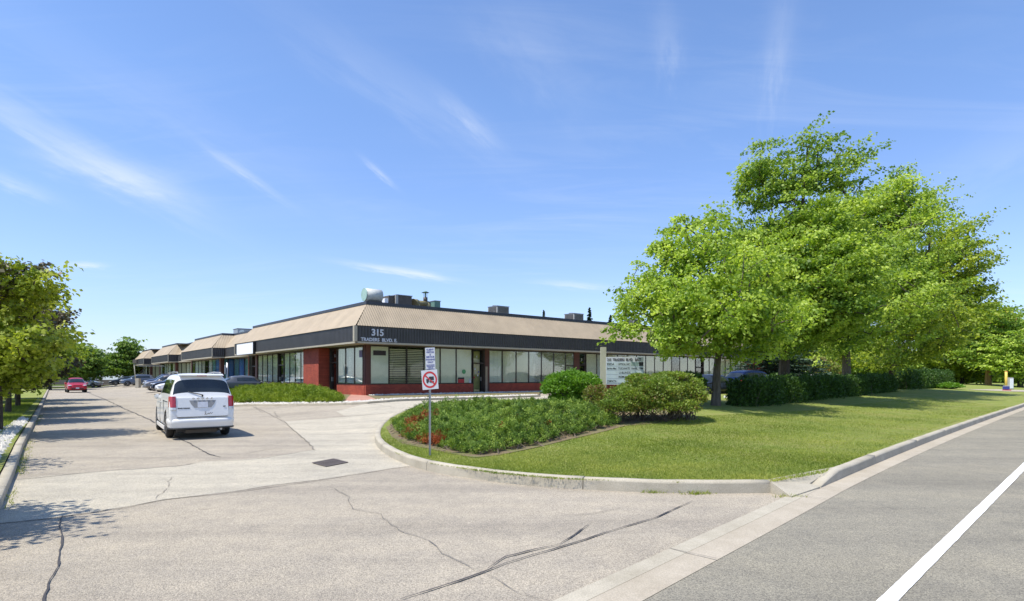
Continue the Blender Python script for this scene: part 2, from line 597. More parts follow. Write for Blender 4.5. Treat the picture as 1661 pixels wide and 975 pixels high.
def fastmesh(name, verts, nper, tint=None):
    """mesh of separate n-gons; verts (N*nper,3)"""
    me = bpy.data.meshes.new(name)
    nv = len(verts); nf = nv // nper
    me.vertices.add(nv); me.vertices.foreach_set('co', verts.astype(np.float32).ravel())
    me.loops.add(nv); me.loops.foreach_set('vertex_index', np.arange(nv, dtype=np.int32))
    me.polygons.add(nf)
    me.polygons.foreach_set('loop_start', np.arange(0, nv, nper, dtype=np.int32))
    me.update(calc_edges=True)
    if tint is not None:
        at = me.attributes.new('tint', 'FLOAT', 'POINT')
        at.data.foreach_set('value', np.repeat(tint, nper).astype(np.float32))
    return me


def unit(a):
    return a / np.maximum(np.linalg.norm(a, axis=1, keepdims=True), 1e-6)


def kites(c, axis, nrm, ln, wd):
    """leaf shaped quads: centre, long axis, normal, length, width"""
    axis = unit(axis)
    side = unit(np.cross(nrm, axis))
    ln = ln[:, None]; wd = wd[:, None]
    v = np.stack([c - axis * ln * .5, c + side * wd * .5 - axis * ln * .05, c + axis * ln * .5, c - side * wd * .5 - axis * ln * .05], 1)
    return v.reshape(-1, 3)


def poly_in(pts, poly):
    x, y = pts[:, 0], pts[:, 1]
    ins = np.zeros(len(pts), bool)
    n = len(poly)
    for i in range(n):
        x0, y0 = poly[i][0], poly[i][1]; x1, y1 = poly[(i + 1) % n][0], poly[(i + 1) % n][1]
        c = ((y0 > y) != (y1 > y)) & (x < (x1 - x0) * (y - y0) / ((y1 - y0) if y1 != y0 else 1e-9) + x0)
        ins ^= c
    return ins


def sheet(name, poly, mat, dz=0.0, step=1.5, zf=None, kind='structure', label=None):
    P = [(p[0], p[1]) for p in poly]
    # densify the outline
    out = []
    for i in range(len(P)):
        a = Vector(P[i]); b = Vector(P[(i + 1) % len(P)])
        n = max(1, int((b - a).length / step))
        for k in range(n):
            out.append(a + (b - a) * k / n)
    xs = [p.x for p in out]; ys = [p.y for p in out]
    gx = np.arange(min(xs), max(xs), step); gy = np.arange(min(ys), max(ys), step)
    pts = np.array([(x, y) for x in gx for y in gy]) if len(gx) and len(gy) else np.zeros((0, 2))
    if len(pts):
        pts = pts[poly_in(pts, out)]
        # keep clear of the outline
        o = np.array([(p.x, p.y) for p in out])
        if len(pts):
            d = np.sqrt(((pts[:, None, :] - o[None]) ** 2).sum(2)).min(1)
            pts = pts[d > step * .4]
    vin = [Vector((p.x, p.y)) for p in out] + [Vector((p[0], p[1])) for p in pts]
    n = len(out)
    v, e, f, *_ = delaunay_2d_cdt(vin, [(i, (i + 1) % n) for i in range(n)], [], 1, 1e-5)
    zf = zf or gz
    me = bpy.data.meshes.new(name)
    me.from_pydata([(q.x, q.y, zf(q.x, q.y) + dz) for q in v], [], [tuple(t) for t in f])
    me.update()
    if len(me.polygons) and me.polygons[0].normal.z < 0:
        me.flip_normals()
    o = link(name, me, mat)
    return tag(o, kind=kind, label=label)


def strip(name, pts, width, mat, dz, jitter=0.0, step=.25, zf=None, wj=0.0, taper=True):
    """thin ribbon on the ground along world points"""
    zf = zf or gz
    P = []
    for a, b in zip(pts, pts[1:]):
        a = Vector((a[0], a[1])); b = Vector((b[0], b[1]))
        n = max(1, int((b - a).length / step))
        for k in range(n):
            P.append(a + (b - a) * k / n)
    P.append(Vector((pts[-1][0], pts[-1][1])))
    rr = random.Random(len(P) * 13 + int(abs(P[0].x) * 100))
    off = 0
    bm = bmesh.new()
    prev = None
    for i, p in enumerate(P):
        d = (P[min(i + 1, len(P) - 1)] - P[max(i - 1, 0)]).normalized()
        nn = Vector((-d.y, d.x))
        off = off * .75 + rr.uniform(-jitter, jitter)
        w = width * (1 + rr.uniform(-wj, wj)) * .5
        if taper:
            w *= min(1, .35 + min(i, len(P) - 1 - i) * .3)
        c = p + nn * off
        a = c + nn * w; b = c - nn * w
        va = bm.verts.new((a.x, a.y, zf(a.x, a.y) + dz)); vb = bm.verts.new((b.x, b.y, zf(b.x, b.y) + dz))
        if prev:
            bm.faces.new((prev[0], prev[1], vb, va))
        prev = (va, vb)
    return tag(obj(name, bm, mat, recalc=False), kind='structure')


def offset_path(pts, off):
    P = [Vector((p[0], p[1])) for p in pts]
    out = []
    for i, p in enumerate(P):
        d0 = (P[i] - P[i - 1]).normalized() if i else (P[1] - P[0]).normalized()
        d1 = (P[i + 1] - P[i]).normalized() if i < len(P) - 1 else d0
        n = Vector((-(d0.y + d1.y), d0.x + d1.x)).normalized()
        k = 1 / max(.5, n.dot(Vector((-d0.y, d0.x))))
        out.append(p + n * off * k)
    return out


def resample(pts, step):
    P = [Vector((p[0], p[1])) for p in pts]
    out = []
    for a, b in zip(P, P[1:]):
        n = max(1, round((b - a).length / step))
        for k in range(n):
            out.append(a + (b - a) * k / n)
    out.append(P[-1])
    return out


def smooth_path(pts, it=2):
    P = [Vector((p[0], p[1])) for p in pts]
    for _ in range(it):
        Q = [P[0]]
        for a, b in zip(P, P[1:]):
            Q += [a * .75 + b * .25, a * .25 + b * .75]
        Q.append(P[-1])
        P = Q
    return P


def kerb(name, path, w, h, side, mat='kerb', hf=None, joint=3.0, zf=None, base=-.05):
    """kerb of width w on the given side (+1 left of travel) of its face line; broken by joints"""
    zf = zf or gz
    P = resample(path, .35)
    Q = offset_path(P, side * w)
    bm = bmesh.new()
    s = 0; seglen = 0
    prev = None
    rr = random.Random(3)
    for i in range(len(P)):
        if i:
            s += (P[i] - P[i - 1]).length
        hh = hf(s) if hf else h
        a, b = P[i], Q[i]
        za = zf(a.x, a.y); zb = zf(b.x, b.y)
        cuts = [1.0] if not (joint and i and (seglen > joint)) else [None]
        def ring(pa, pb):
            j = rr.uniform(-.004, .004)
            m = pa.lerp(pb, .14); m2 = pa.lerp(pb, .9)
            return [bm.verts.new((pa.x, pa.y, za + base)), bm.verts.new((pa.lerp(pb, .05).x, pa.lerp(pb, .05).y, za + hh * .8 + j)),
                    bm.verts.new((m.x, m.y, za + hh + j)), bm.verts.new((m2.x, m2.y, za + hh + j)),
                    bm.verts.new((pb.x, pb.y, za + hh - .015 + j)), bm.verts.new((pb.x, pb.y, za + base))]
        r = ring(a, b)
        if prev:
            for k in range(5):
                f = bm.faces.new((prev[k], prev[k + 1], r[k + 1], r[k])); f.smooth = k in (1, 2)
        else:
            bm.faces.new(r)
        seglen += .35
        if cuts[0] is None and i < len(P) - 1:
            bm.faces.new(r)
            d = (P[min(i + 1, len(P) - 1)] - P[i]).normalized() * .014
            r = ring(a + d, b + d)
            bm.faces.new(r)
            seglen = 0
        prev = r
    bm.faces.new(prev)
    return tag(obj(name, bm, mat), kind='structure')


def text(name, s, size, mat, parent, mtx, depth=.004, align='LEFT', bold=0, spacing=1.0, valign='BOTTOM_BASELINE', xscale=1.0):
    cu = bpy.data.curves.new(name, 'FONT')
    cu.body = s; cu.size = size; cu.extrude = depth; cu.align_x = align; cu.offset = bold
    cu.space_character = spacing
    cu.resolution_u = 3
    o = bpy.data.objects.new(name + '_tmp', cu)
    COL.objects.link(o)
    bpy.context.view_layer.update()
    dg = bpy.context.evaluated_depsgraph_get()
    me = bpy.data.meshes.new_from_object(o.evaluated_get(dg))
    bpy.data.objects.remove(o)
    me.transform(mtx @ Matrix.Diagonal((xscale, 1, 1, 1)))
    me.name = name
    me.materials.clear()
    return link(name, me, mat, parent)


def frame_mtx(origin, xdir, ydir=(0, 0, 1)):
    x = Vector(xdir).normalized(); y = Vector(ydir).normalized(); z = x.cross(y)
    m = Matrix((x, y, z)).transposed().to_4x4()
    m.translation = origin
    return m


# ------------------------------------------------------------------ ground and pavement
def base_ground():
    cs = sorted(set([-900, -500, -300, -200, -150] + list(range(-120, 121, 3)) + [150, 200, 300, 500, 900]))
    ys = sorted(set([-300, -100, -40, -20] + list(np.arange(-10, 130, 3)) + [150, 200, 300, 500, 1200]))
    verts = [(x, y, gz(x, y) - .10) for y in ys for x in cs]
    nx = len(cs)
    faces = [(j * nx + i, j * nx + i + 1, (j + 1) * nx + i + 1, (j + 1) * nx + i) for j in range(len(ys) - 1) for i in range(nx - 1)]
    me = bpy.data.meshes.new('ground'); me.from_pydata(verts, [], faces)
    tag(link('ground', me, 'farground'), kind='structure')


base_ground()
v2 = lambda p: Vector((p[0], p[1]))
GO = [(-14, -12), (-8, -5.4), (0.955, 4.46), (3.4, 7.1), (5.83, 9.78), (13, 17.1), (26.1, 30.05), (60, 63.4), (110, 112)]   # edge of the road asphalt
GO = smooth_path(GO, 2)
GI = offset_path(GO, .28)      # gutter to kerb line
GK = offset_path(GO, .45)      # back of kerb
flat = lambda x, y: 0.0
road_right = [(140, 80), (110, 60), (40, -15), (20, -40), (-14, -40)]
sheet('road', [tuple(p) for p in GO] + road_right, 'road', 0.0, 4, flat)
bm = bmesh.new()


def ribbon(name, pa, pb, mat, dz, zf=gz, dzb=None):
    bm = bmesh.new(); prev = None
    for a, b in zip(pa, pb):
        va = bm.verts.new((a.x, a.y, zf(a.x, a.y) + dz)); vb = bm.verts.new((b.x, b.y, zf(b.x, b.y) + (dz if dzb is None else dzb)))
        if prev:
            bm.faces.new((prev[0], prev[1], vb, va))
        prev = (va, vb)
    return tag(obj(name, bm, mat), kind='structure')


GOr = resample(GO, .8); GIr = offset_path(GOr, .28); GKr = offset_path(GOr, .45); GLr = offset_path(GOr, -.02)
ribbon('gutter', GLr, GIr, 'gutter', .004, flat, .010)
LOTZ = .004
# left kerb line (asphalt side)
LK = [G(0, 831), G(25, 769), G(38.5, 727), G(63.5, 673)]
d_lk = (LK[3] - LK[0]).normalized()
LK0 = LK[0] - d_lk * 5.2
LK = [LK0] + LK + [LK[3] + d_lk * 30, LK[3] + d_lk * 75]
LK = [v2(p) for p in LK]
# island outline: foot of its kerb
isl_px = [(1250, 800.5), (1118, 801.5), (980, 797), (850, 788), (743, 774), (700, 766), (669, 758), (637, 745), (616, 731), (607, 718), (608, 706), (617, 693), (632, 682), (657, 670), (672, 665)]
isl = [G(x, y) for x, y in isl_px]
isl = [v2(p) for p in isl]
far = v2(isl[-1])
A2 = v2(A); D2 = v2(D)
isl_far = [far + A2 * 2.0, far + A2 * 8, far + A2 * 30, far + A2 * 62]
island_kerb = smooth_path(isl, 1) + isl_far
# lot sheet: everything between left kerb, the road and the building
lot_poly = [tuple(LK[0])] + [tuple(p) for p in LK[1:]]
endL = LK[-1]
lot_poly += [tuple(v2(A * 16.4 + D * 128)), tuple(v2(A * 16.3 + D * 34)), tuple(v2(A * 70 + D * 34)), tuple(v2(A * 70 + D * 18))]
kpath = [p for p in GK if p.x < 40]
lot_poly = lot_poly + [tuple(isl_far[-1] - D2 * 1.0)] + [tuple(p - D2 * .6) for p in (isl_far[1], isl_far[0])]
lot_poly += [tuple(G(700, 700)), tuple(G(900, 760)), tuple(G(1290, 770))]
kp = [p for p in reversed(GK) if p.y < G(1312, 797).y]
lot_poly += [tuple(p) for p in kp]
sheet('parking_lot', lot_poly, 'lot', LOTZ, 1.2)
# pale patch crossing the driveway and the aisle by the building
patch_px = [(-70, 792), (11, 779), (60, 774), (115, 769), (175, 764), (231, 760), (292, 756), (330, 749), (380, 747), (427, 743), (470, 736), (510, 730), (498, 716), (485, 705), (462, 684),
            (560, 676), (640, 668), (700, 668), (690, 700), (700, 752), (668, 756), (637, 760), (575, 770), (517, 779), (440, 788), (380, 798), (265, 811.5), (210, 822), (154, 831), (80, 842), (0, 850), (-80, 861)]
patch = [G(x, y) for x, y in patch_px]
patch = [p for p in patch]
# clip its left end to the kerb
sheet('concrete_patch', [(p.x, p.y) for p in patch], 'patch', .009, 1.0)
ap = [v2(isl[-2]) + A2 * .5, v2(isl[-1]) + A2 * 14, v2(isl[-1]) + A2 * 30, v2(isl[-1]) + A2 * 30 + D2 * 6.0, v2(isl[-1]) + A2 * 3 + D2 * 7.5, G(545, 668), G(560, 676)]
sheet('aisle_patch', [(p[0], p[1]) for p in ap], 'patch', .013, 1.0)
# dropped kerb across the driveway mouth, full kerb along the lawn
iJ = min(range(len(GIr)), key=lambda i: (GIr[i] - v2(G(1300, 796))).length)
ribbon('dropped_kerb', GIr[:iJ + 1], GKr[:iJ + 1], 'kerb', .012, flat, .022)
rise = lambda s: .03 + .14 * min(1, max(0, s / .9))
kerb('road_kerb', GIr[iJ:], .17, .17, 1, hf=rise, zf=flat)
kerb('island_kerb', island_kerb, .17, .18, -1, hf=lambda s: .18)
# wedge of concrete between both kerbs
isl_in = offset_path(resample(island_kerb, .6), -.16)
wq = [isl_in[0], v2(isl[0]) + v2((.0, 0.0)), v2(G(1283, 809)), GIr[iJ] + (GIr[iJ] - GIr[iJ + 1]) * .1, GKr[iJ], GKr[iJ + 2] + v2((.03, -.01))]
top = [bm.verts.new((q.x, q.y, z)) for q, z in zip(wq, (.172, .172, .03, .034, .055, .168))]
bot = [bm.verts.new((q.x, q.y, -.12)) for q in wq]
for k_ in range(1, 5):
    bm.faces.new((top[0], top[k_], top[k_ + 1]))
bm.faces.new(bot[::-1])
for i in range(6):
    j = (i + 1) % 6
    bm.faces.new((top[i], bot[i], bot[j], top[j]))
tag(obj('kerb_wedge', bm, 'kerb'), kind='structure')
# lawn
gk = [p for p in GKr[iJ + 2:]]
LAWNH = .165


def lawnz(x, y):
    r = (-(x - 4.5) + (y - 9)) * .7071
    return gz(x, y) + LAWNH - .014 + .014 * math.sin(x * .35 + 1) * math.sin(y * .27) * ss(0, 5, r)


lawn_poly = [(p.x, p.y) for p in isl_in] + [(x_, y_) for x_, y_ in [(60, 90), (118, 125)]] + [(p.x, p.y) for p in reversed(gk)]
LAWN = lawn_poly
sheet('lawn', lawn_poly, 'grass', 0, 1.3, lawnz)
# left verge
LKo = offset_path(LK, .17)
verge = [(p.x, p.y) for p in LKo] + [tuple(LK[-1] + Vector((-60, 5))), (-90, 20), (-40, -10), (-9, -3)]
sheet('left_verge', verge, 'grass', LAWNH, 1.5)
kerb('left_kerb', LK, .17, .14, 1)
# soil under the hedge row and juniper bed
jb_px = [(630, 693), (640, 708), (657, 719), (698, 727), (735, 735), (772, 741), (810, 737), (844, 730), (880, 722), (916, 713), (965, 702), (1010, 690), (1060, 686), (1110, 676), (1130, 664), (1060, 662), (967, 660), (850, 662), (760, 662), (700, 666), (655, 680)]
jb = [G(x, y, LAWNH) for x, y in jb_px]
cj = sum(jb, Vector()) / len(jb)
sheet('mulch_bed', [(cj.x + (p.x - cj.x) * 1.02, cj.y + (p.y - cj.y) * 1.02) for p in jb], 'soil', .014, .8, lawnz)
# road line
wl = [G(1440, 975), G(1661, 757)]
dw = (wl[1] - wl[0]).normalized()
strip('road_line', [(wl[0] - dw * 12), wl[0], wl[1], wl[1] + dw * 60], .115, 'wornpaint', .007, .0007, .12, flat, .04, False)
# cracks and seams
CR = LOTZ + .013


def crack(pxs, w, mat='crack', j=.02, dz=CR, step=.12):
    strip('pavement_crack', [G(*p) for p in pxs], w, mat, dz, j, step, None, .5)


crack([(100, 838), (97, 870), (93, 900), (85, 935), (72, 975), (60, 1040)], .016, 'tar', .012)
crack([(650, 975), (700, 959), (745, 944), (785, 930), (820, 916), (880, 898), (940, 880), (1000, 860), (1060, 842), (1122, 815)], .017, 'tar', .006)
crack([(790, 925), (820, 905), (870, 893), (905, 886)], .018, 'tar', .006)
crack([(905, 886), (935, 868), (955, 853)], .018, 'tar', .006)
crack([(909, 838), (960, 835), (1006, 826)], .012, 'tar', .004)
crack([(535, 790), (560, 808), (575, 826), (620, 835), (650, 860), (690, 878), (710, 900), (745, 918), (780, 932)], .008, 'crack', .03)
crack([(780, 932), (815, 950), (835, 966), (900, 975)], .007, 'crack', .03)
crack([(282, 706), (310, 722), (335, 735), (355, 743)], .025, 'tar', .02)
crack([(262, 692), (240, 680), (210, 667), (170, 648), (140, 636), (120, 628)], .05, 'tar', .03)
crack([(0, 781), (60, 776), (115, 770), (200, 763), (250, 760), (292, 757), (330, 750)], .03, 'crack', .02)
crack([(358, 738), (400, 737), (430, 730), (460, 727)], .02, 'crack', .03)
crack([(330, 750), (380, 748), (427, 744), (470, 737), (510, 731)], .02, 'crack', .02)
crack([(510, 731), (498, 717), (485, 706), (462, 685), (430, 668), (410, 660)], .03, 'crack', .02)
crack([(0, 851), (80, 843), (154, 832), (210, 823), (265, 812), (380, 799), (517, 780), (575, 771), (637, 761), (668, 757)], .022, 'crack', .015)
crack([(278, 775), (272, 790), (268, 800), (255, 812)], .008, 'crack', .03)
crack([(462, 685), (520, 680), (580, 675), (660, 668)], .02, 'darkline', .015)
crack([(412, 660), (425, 670), (445, 668), (452, 680)], .02, 'crack', .05)
crack([(590, 655), (620, 658), (640, 662)], .03, 'crack', .04)

# joints across the gutter and the dropped kerb
for i in range(1, len(GOr) - 1):
    if i % 4 == 1 and 0 < GOr[i].y < 45:
        n_ = (GKr[i] - GLr[i])
        end = GKr[i] if i <= iJ else GIr[i]
        strip('gutter_joint', [GLr[i], end], .010, 'darkline', .024, .002, .06, flat, .3, False)
# storm drain grate
gc = G(535.5, 752)


def drain():
    s = .80
    corners = [G(506, 752.5), G(529, 758.5), G(565, 751.5), G(543, 746.5)]
    O = corners[1]
    t = thing('storm_drain', 'square rusty cast iron storm drain grate set in the pale pavement', 'drain', (O.x, O.y, O.z + .02))
    inv = Matrix.Translation(-Vector((O.x, O.y, O.z + .02)))
    e1 = corners[2] - corners[1]; e2 = corners[0] - corners[1]
    def q(u, v, z): 
        p = O + e1 * u + e2 * v
        return Vector((p.x - O.x, p.y - O.y, z))
    bm = bmesh.new()
    def pr(u0, u1, v0, v1, z0=-.004, z1=.006):
        vs = [bm.verts.new(q(u, v, z)) for z in (z0, z1) for (u, v) in ((u0, v0), (u1, v0), (u1, v1), (u0, v1))]
        for f in ((0, 1, 2, 3), (7, 6, 5, 4), (0, 4, 5, 1), (1, 5, 6, 2), (2, 6, 7, 3), (3, 7, 4, 0)):
            bm.faces.new([vs[i] for i in f])
    pr(0, 1, 0, .06); pr(0, 1, .94, 1); pr(0, .06, .06, .94); pr(.94, 1, .06, .94); pr(.06, .94, .47, .53)
    for i in range(11):
        u = .06 + .88 * (i + .6) / 11
        pr(u, u + .035, .06, .94)
    obj('grate', bm, 'iron', t)
    bm = bmesh.new()
    bm.faces.new([bm.verts.new(q(u, v, -.0025)) for u, v in ((0, 0), (1, 0), (1, 1), (0, 1))])
    obj('pit_shade', bm, 'dark', t)  # flat dark sheet drawn as the shade below the bars


drain()

# ------------------------------------------------------------------ building
C0 = Vector((-9.1, 36.75, ZB))           # wall corner on the ground
OV = 1.2                                  # overhang of the fascia
Cf = C0 - A * OV - D * OV
nL, nR = -A, -D
H_FB, H_FT, H_RT = 3.27, 4.33, 5.83       # fascia bottom, roof edge, roof top (above ground)
INS = 1.3


def LR(px, o=C0):
    t = (px - CX) / F
    return (t * o.y - o.x) / (A.x - A.y * t)


def LL(px, o=C0):
    t = (px - CX) / F
    return (t * o.y - o.x) / (D.x - D.y * t)


bld = thing('industrial_building', 'long single storey brick unit building with tan metal mansard roof and dark ribbed fascia', 'building', C0)
binv = Matrix.Translation(-C0)
MATB = {}


def bpart(name, bm, mats, parent=None, **kw):
    """a part given in world coordinates below the building (or a part of it)"""
    bmesh.ops.transform(bm, matrix=binv, verts=bm.verts)
    return obj(name, bm, mats, parent or bld, **kw)


REC = 1.25
mods = [(0, 26.4), (35.1, 51.0), (60.0, 74.0), (82.0, 94.0), (102, 114)]
RL = 50.0
# outline of the fascia line from the far right end round the corner to the far left
outline = [Cf + A * (RL + 2 * OV), Cf]
for i, (a, b) in enumerate(mods):
    if i:
        outline += [Cf + D * a + A * REC, Cf + D * a]
    outline += [Cf + D * b, Cf + D * b + A * REC]
convex = [True, True]
for i, (a, b) in enumerate(mods):
    if i:
        convex += [False, True]
    convex += [True, False]
convex[-1] = True
Up = Vector((0, 0, 1))
roof_bm = bmesh.new(); fas_bm = bmesh.new(); sof_bm = bmesh.new(); par_bm = bmesh.new(); trim_bm = bmesh.new(); edge_bm = bmesh.new(); cap_bm = bmesh.new()
for k in range(len(outline) - 1):
    P0, P1 = outline[k], outline[k + 1]
    d = (P1 - P0); ln = d.length; d.normalize()
    n = Vector((d.y, -d.x, 0))           # outward?
    n = Vector((-d.y, d.x, 0))
    c0, c1 = convex[k], convex[k + 1]
    # corrugated slope
    s0 = 0 if c0 else -INS; s1 = ln if c1 else ln + INS
    pitch = .165
    m = max(4, int((s1 - s0) / (pitch / 4)))
    prev = None
    nrm = (n * (H_RT - H_FT) + Up * INS).normalized()
    for i in range(m + 1):
        s = s0 + (s1 - s0) * i / m
        ph = (i % 4)
        h = (0, 1, 1, 0)[ph] * .014
        flo = 0.0; fhi = 1.0
        if c0: fhi = min(fhi, s / INS)
        else: flo = max(flo, -s / INS)
        if c1: fhi = min(fhi, (ln - s) / INS)
        else: flo = max(flo, (s - ln) / INS)
        fhi = max(fhi, 0)
        if flo > fhi: flo = fhi
        def pt(f):
            return P0 + d * s - n * (INS * f) + Up * (H_FT + (H_RT - H_FT) * f) + nrm * h + n * .05 * (1 - f)
        a = roof_bm.verts.new(pt(flo)); b = roof_bm.verts.new(pt(fhi))
        if prev and (fhi > flo or prev[2]):
            try: roof_bm.faces.new((prev[0], a, b, prev[1]))
            except ValueError: pass
        prev = (a, b, fhi > flo)
    # ribbed fascia
    m = int(ln / .05); prev = None
    for i in range(m + 1):
        s = ln * i / m
        h = (0, 0, 1, 1)[i % 4] * .028 - .02
        q0 = 0 if (c0 and 0) else 0
        a = fas_bm.verts.new(P0 + d * s + n * h + Up * (H_FB + .10)); b = fas_bm.verts.new(P0 + d * s + n * h + Up * (H_FT - .015))
        if prev: fas_bm.faces.new((prev[0], a, b, prev[1]))
        prev = (a, b)
    # bottom trim, dark gap behind the roof edge, soffit, parapet cap
    e0 = .035 if c0 else -.035; e1 = .035 if c1 else -.035
    fbox(trim_bm, P0, d, n, -e0, ln + e1, -.06, .035, H_FB - .002, H_FB + .105)
    fbox(cap_bm, P0, d, n, 0, ln, -.5, -.03, H_FT - .03, H_FT + .004)
    i0 = INS if c0 else -INS; i1 = INS if c1 else -INS
    fbox(par_bm, P0 - n * INS, d, n, i0 - .05 * (1 if c0 else -1), ln - i1 + .05 * (1 if c1 else -1), -.16, .07, H_RT - .02, H_RT + .17)
    if c0 and k > 0 and (d.dot(D) > .9 or k == 1):
        pass
for k in (1,):
    P = outline[1]
    fbox(trim_bm, P, -A, -D, -.035, .16, -.16, .045, H_FB + .106, H_FT - .02)
for k, P in enumerate(outline[2:], 2):
    if convex[k] and k < len(outline) - 1:
        box(trim_bm, P + Up * (H_FB + (H_FT - H_FB) / 2 + .05), (.09, .09, H_FT - H_FB - .13), rot=math.atan2(A.y, A.x))
bpart('mansard_roof', roof_bm, 'rooftan')
bpart('fascia', fas_bm, 'fasc')
bpart('fascia_trim', trim_bm, 'soffit')
bpart('parapet_cap', par_bm, 'parapet')
bpart('roof_edge', cap_bm, 'black')
# flat roof deck and soffit: one polygon each at its level
ox = [(p - C0).dot(A) for p in outline]; oy = [(p - C0).dot(D) for p in outline]


def slab(name, pts, z0, z1, mat):
    bm = bmesh.new()
    lo = [bm.verts.new(p + Up * z0) for p in pts]; hi = [bm.verts.new(p + Up * z1) for p in pts]
    bm.faces.new(lo[::-1]); bm.faces.new(hi)
    for i in range(len(pts)):
        j = (i + 1) % len(pts)
        bm.faces.new((lo[i], lo[j], hi[j], hi[i]))
    return bpart(name, bm, mat)


DEPTH = 18.0
endA = RL + 2 * OV
# right wing block + left wing block as an L plan
foot = [p for p in outline] + [Cf + D * mods[-1][1] + A * DEPTH, Cf + D * DEPTH + A * DEPTH, Cf + A * endA + D * DEPTH]
slab('soffit', [p for p in foot], H_FB + .012, H_FB + .03, 'soffit')


def inset_pt(i):
    return foot[i]


deckpts = []
nO = len(outline)
for k in range(nO):
    p = outline[k]
    if k == 0:
        q = p + D * INS - A * INS
    elif k == 1:
        q = p + A * INS + D * INS
    else:
        # left side vertices: along D then return along A
        on_outer = abs((p - Cf).dot(A)) < .01
        if on_outer:
            # start or end of a module
            st = any(abs((p - Cf).dot(D) - m_[0]) < .01 for m_ in mods)
            q = p + A * INS + D * (INS if st else -INS)
        else:
            st = any(abs((p - Cf).dot(D) - m_[0]) < .01 for m_ in mods)
            q = p + A * INS + D * (INS if st else -INS)
            if k == nO - 1: q = p + A * INS - D * INS
    deckpts.append(q)
slab('roof_deck', deckpts + [Cf + D * (mods[-1][1] - INS) + A * DEPTH, Cf + D * DEPTH + A * DEPTH, Cf + A * (endA - INS) + D * DEPTH], H_RT - .06, H_RT - .03, 'roofmem')
# walls behind: dark interior back walls so nothing shows through, end walls in brick
bm = bmesh.new()
fbox(bm, C0, A, nR, RL - .3, RL, -16.4, .0, 0, H_FB)
bpart('end_wall', bm, 'brickD')

sill_h, win_top = .77, 3.24
DOORS = []


def window(O, d, n, l0, l1, style, sill=sill_h, top=win_top, glass='glass'):
    """glass pane = the window part; its frame and blind are sub-parts"""
    bm = bmesh.new()
    fbox(bm, O, d, n, l0 + .03, l1 - .03, -.012, -.004, sill + .05, top - .05)
    w = bpart('window', bm, glass)
    bm = bmesh.new()
    fbox(bm, O, d, n, l0, l0 + .028, -.03, .016, sill, top)
    fbox(bm, O, d, n, l1 - .028, l1, -.03, .016, sill, top)
    fbox(bm, O, d, n, l0 + .029, l1 - .029, -.03, .014, sill, sill + .055)
    fbox(bm, O, d, n, l0 + .029, l1 - .029, -.03, .014, top - .055, top)
    if style == 'split':
        fbox(bm, O, d, n, l0 + .029, l1 - .029, -.03, .014, 2.15, 2.22)
    bpart('frame', bm, 'bronze', w)
    bm = bmesh.new()
    if style == 'louver':
        m = 20
        for i in range(m):
            z = sill + .1 + (top - sill - .2) * i / m
            r = Matrix.Rotation(math.atan2(d.y, d.x), 3, 'Z') @ Matrix.Rotation(R(-38), 3, 'X')
            box(bm, O + d * (l0 + l1) / 2 - n * .10 + Up * z, (l1 - l0 - .08, .105, .006), rot=r)
        bpart('blind', bm, 'blind', w)
    elif style in ('film',):
        fbox(bm, O, d, n, l0 + .04, l1 - .04, -.05, -.03, sill + .06, top - .06)
        bpart('film', bm, 'blue', w)
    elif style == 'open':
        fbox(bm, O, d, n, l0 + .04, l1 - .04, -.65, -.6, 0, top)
        bpart('blind', bm, 'dark', w)  # no blind here: dark sheet standing for the unlit room
    else:
        mt = {'teal': 'teal', 'white': 'blindw'}.get(style, 'blind')
        if style == 'shade' or style == 'split':
            fbox(bm, O, d, n, l0 + .035, l1 - .035, -.055, -.045, sill + .07, top - .06)
        else:
            wv = .115; m = max(2, int((l1 - l0 - .1) / wv))
            rr = random.Random(int(l0 * 77))
            for i in range(m):
                lc = l0 + .05 + (l1 - l0 - .1) * (i + .5) / m
                ang = math.atan2(d.y, d.x) + R(rr.uniform(2, 8)) * (1 if d.dot(A) > .9 else -1)
                if rr.random() < .03:
                    ang += R(40)
                box(bm, O + d * lc - n * .055 + Up * (sill + top) / 2, (wv * 1.12, .004, top - sill - .16), rot=ang)
        bpart('blind', bm, mt, w)
    return w


def door(O, d, n, l0, l1, number=None, inset=.12):
    bm = bmesh.new()
    fbox(bm, O, d, n, l0 + .09, l1 - .09, -inset - .02, -inset - .012, .14, 2.16)
    dr = bpart('door', bm, 'glass')
    bm = bmesh.new()
    for a, b in ((l0, l0 + .05), (l1 - .05, l1)):
        fbox(bm, O, d, n, a, b, -inset - .05, .03, .02, win_top)
    for a, b in ((l0 + .051, l0 + .10), (l1 - .10, l1 - .051)):
        fbox(bm, O, d, n, a, b, -inset - .04, -inset + .02, .03, 2.2)
    fbox(bm, O, d, n, l0 + .051, l1 - .051, -inset - .045, -inset + .018, .03, .16)
    fbox(bm, O, d, n, l0 + .051, l1 - .051, -inset - .05, .0, 2.201, 2.28)
    fbox(bm, O, d, n, l0 + .051, l1 - .051, -inset - .05, .0, win_top - .06, win_top)
    bpart('frame', bm, 'bronze', dr)
    bm = bmesh.new()
    fbox(bm, O, d, n, l0 + .101, l1 - .101, -inset - .02, -inset - .012, 2.285, win_top - .065)
    bpart('transom', bm, 'glass', dr)
    bm = bmesh.new()
    fbox(bm, O, d, n, l1 - .17, l1 - .14, -inset - .01, -inset + .06, .95, 1.25)
    bpart('handle', bm, 'galv', dr)
    if number:
        text('number', number, .26, 'letter', dr, binv @ frame_mtx(O + d * (l0 + l1) / 2 + n * (-inset - .005) + Up * 2.62, d if d.dot(A) > .9 else -d), .003, 'CENTER', .006)
    return dr


wall_bm = {'brickA': bmesh.new(), 'brickD': bmesh.new(), 'brownpost': bmesh.new(), 'tanpost': bmesh.new(), 'dark': bmesh.new(), 'fasc': bmesh.new()}


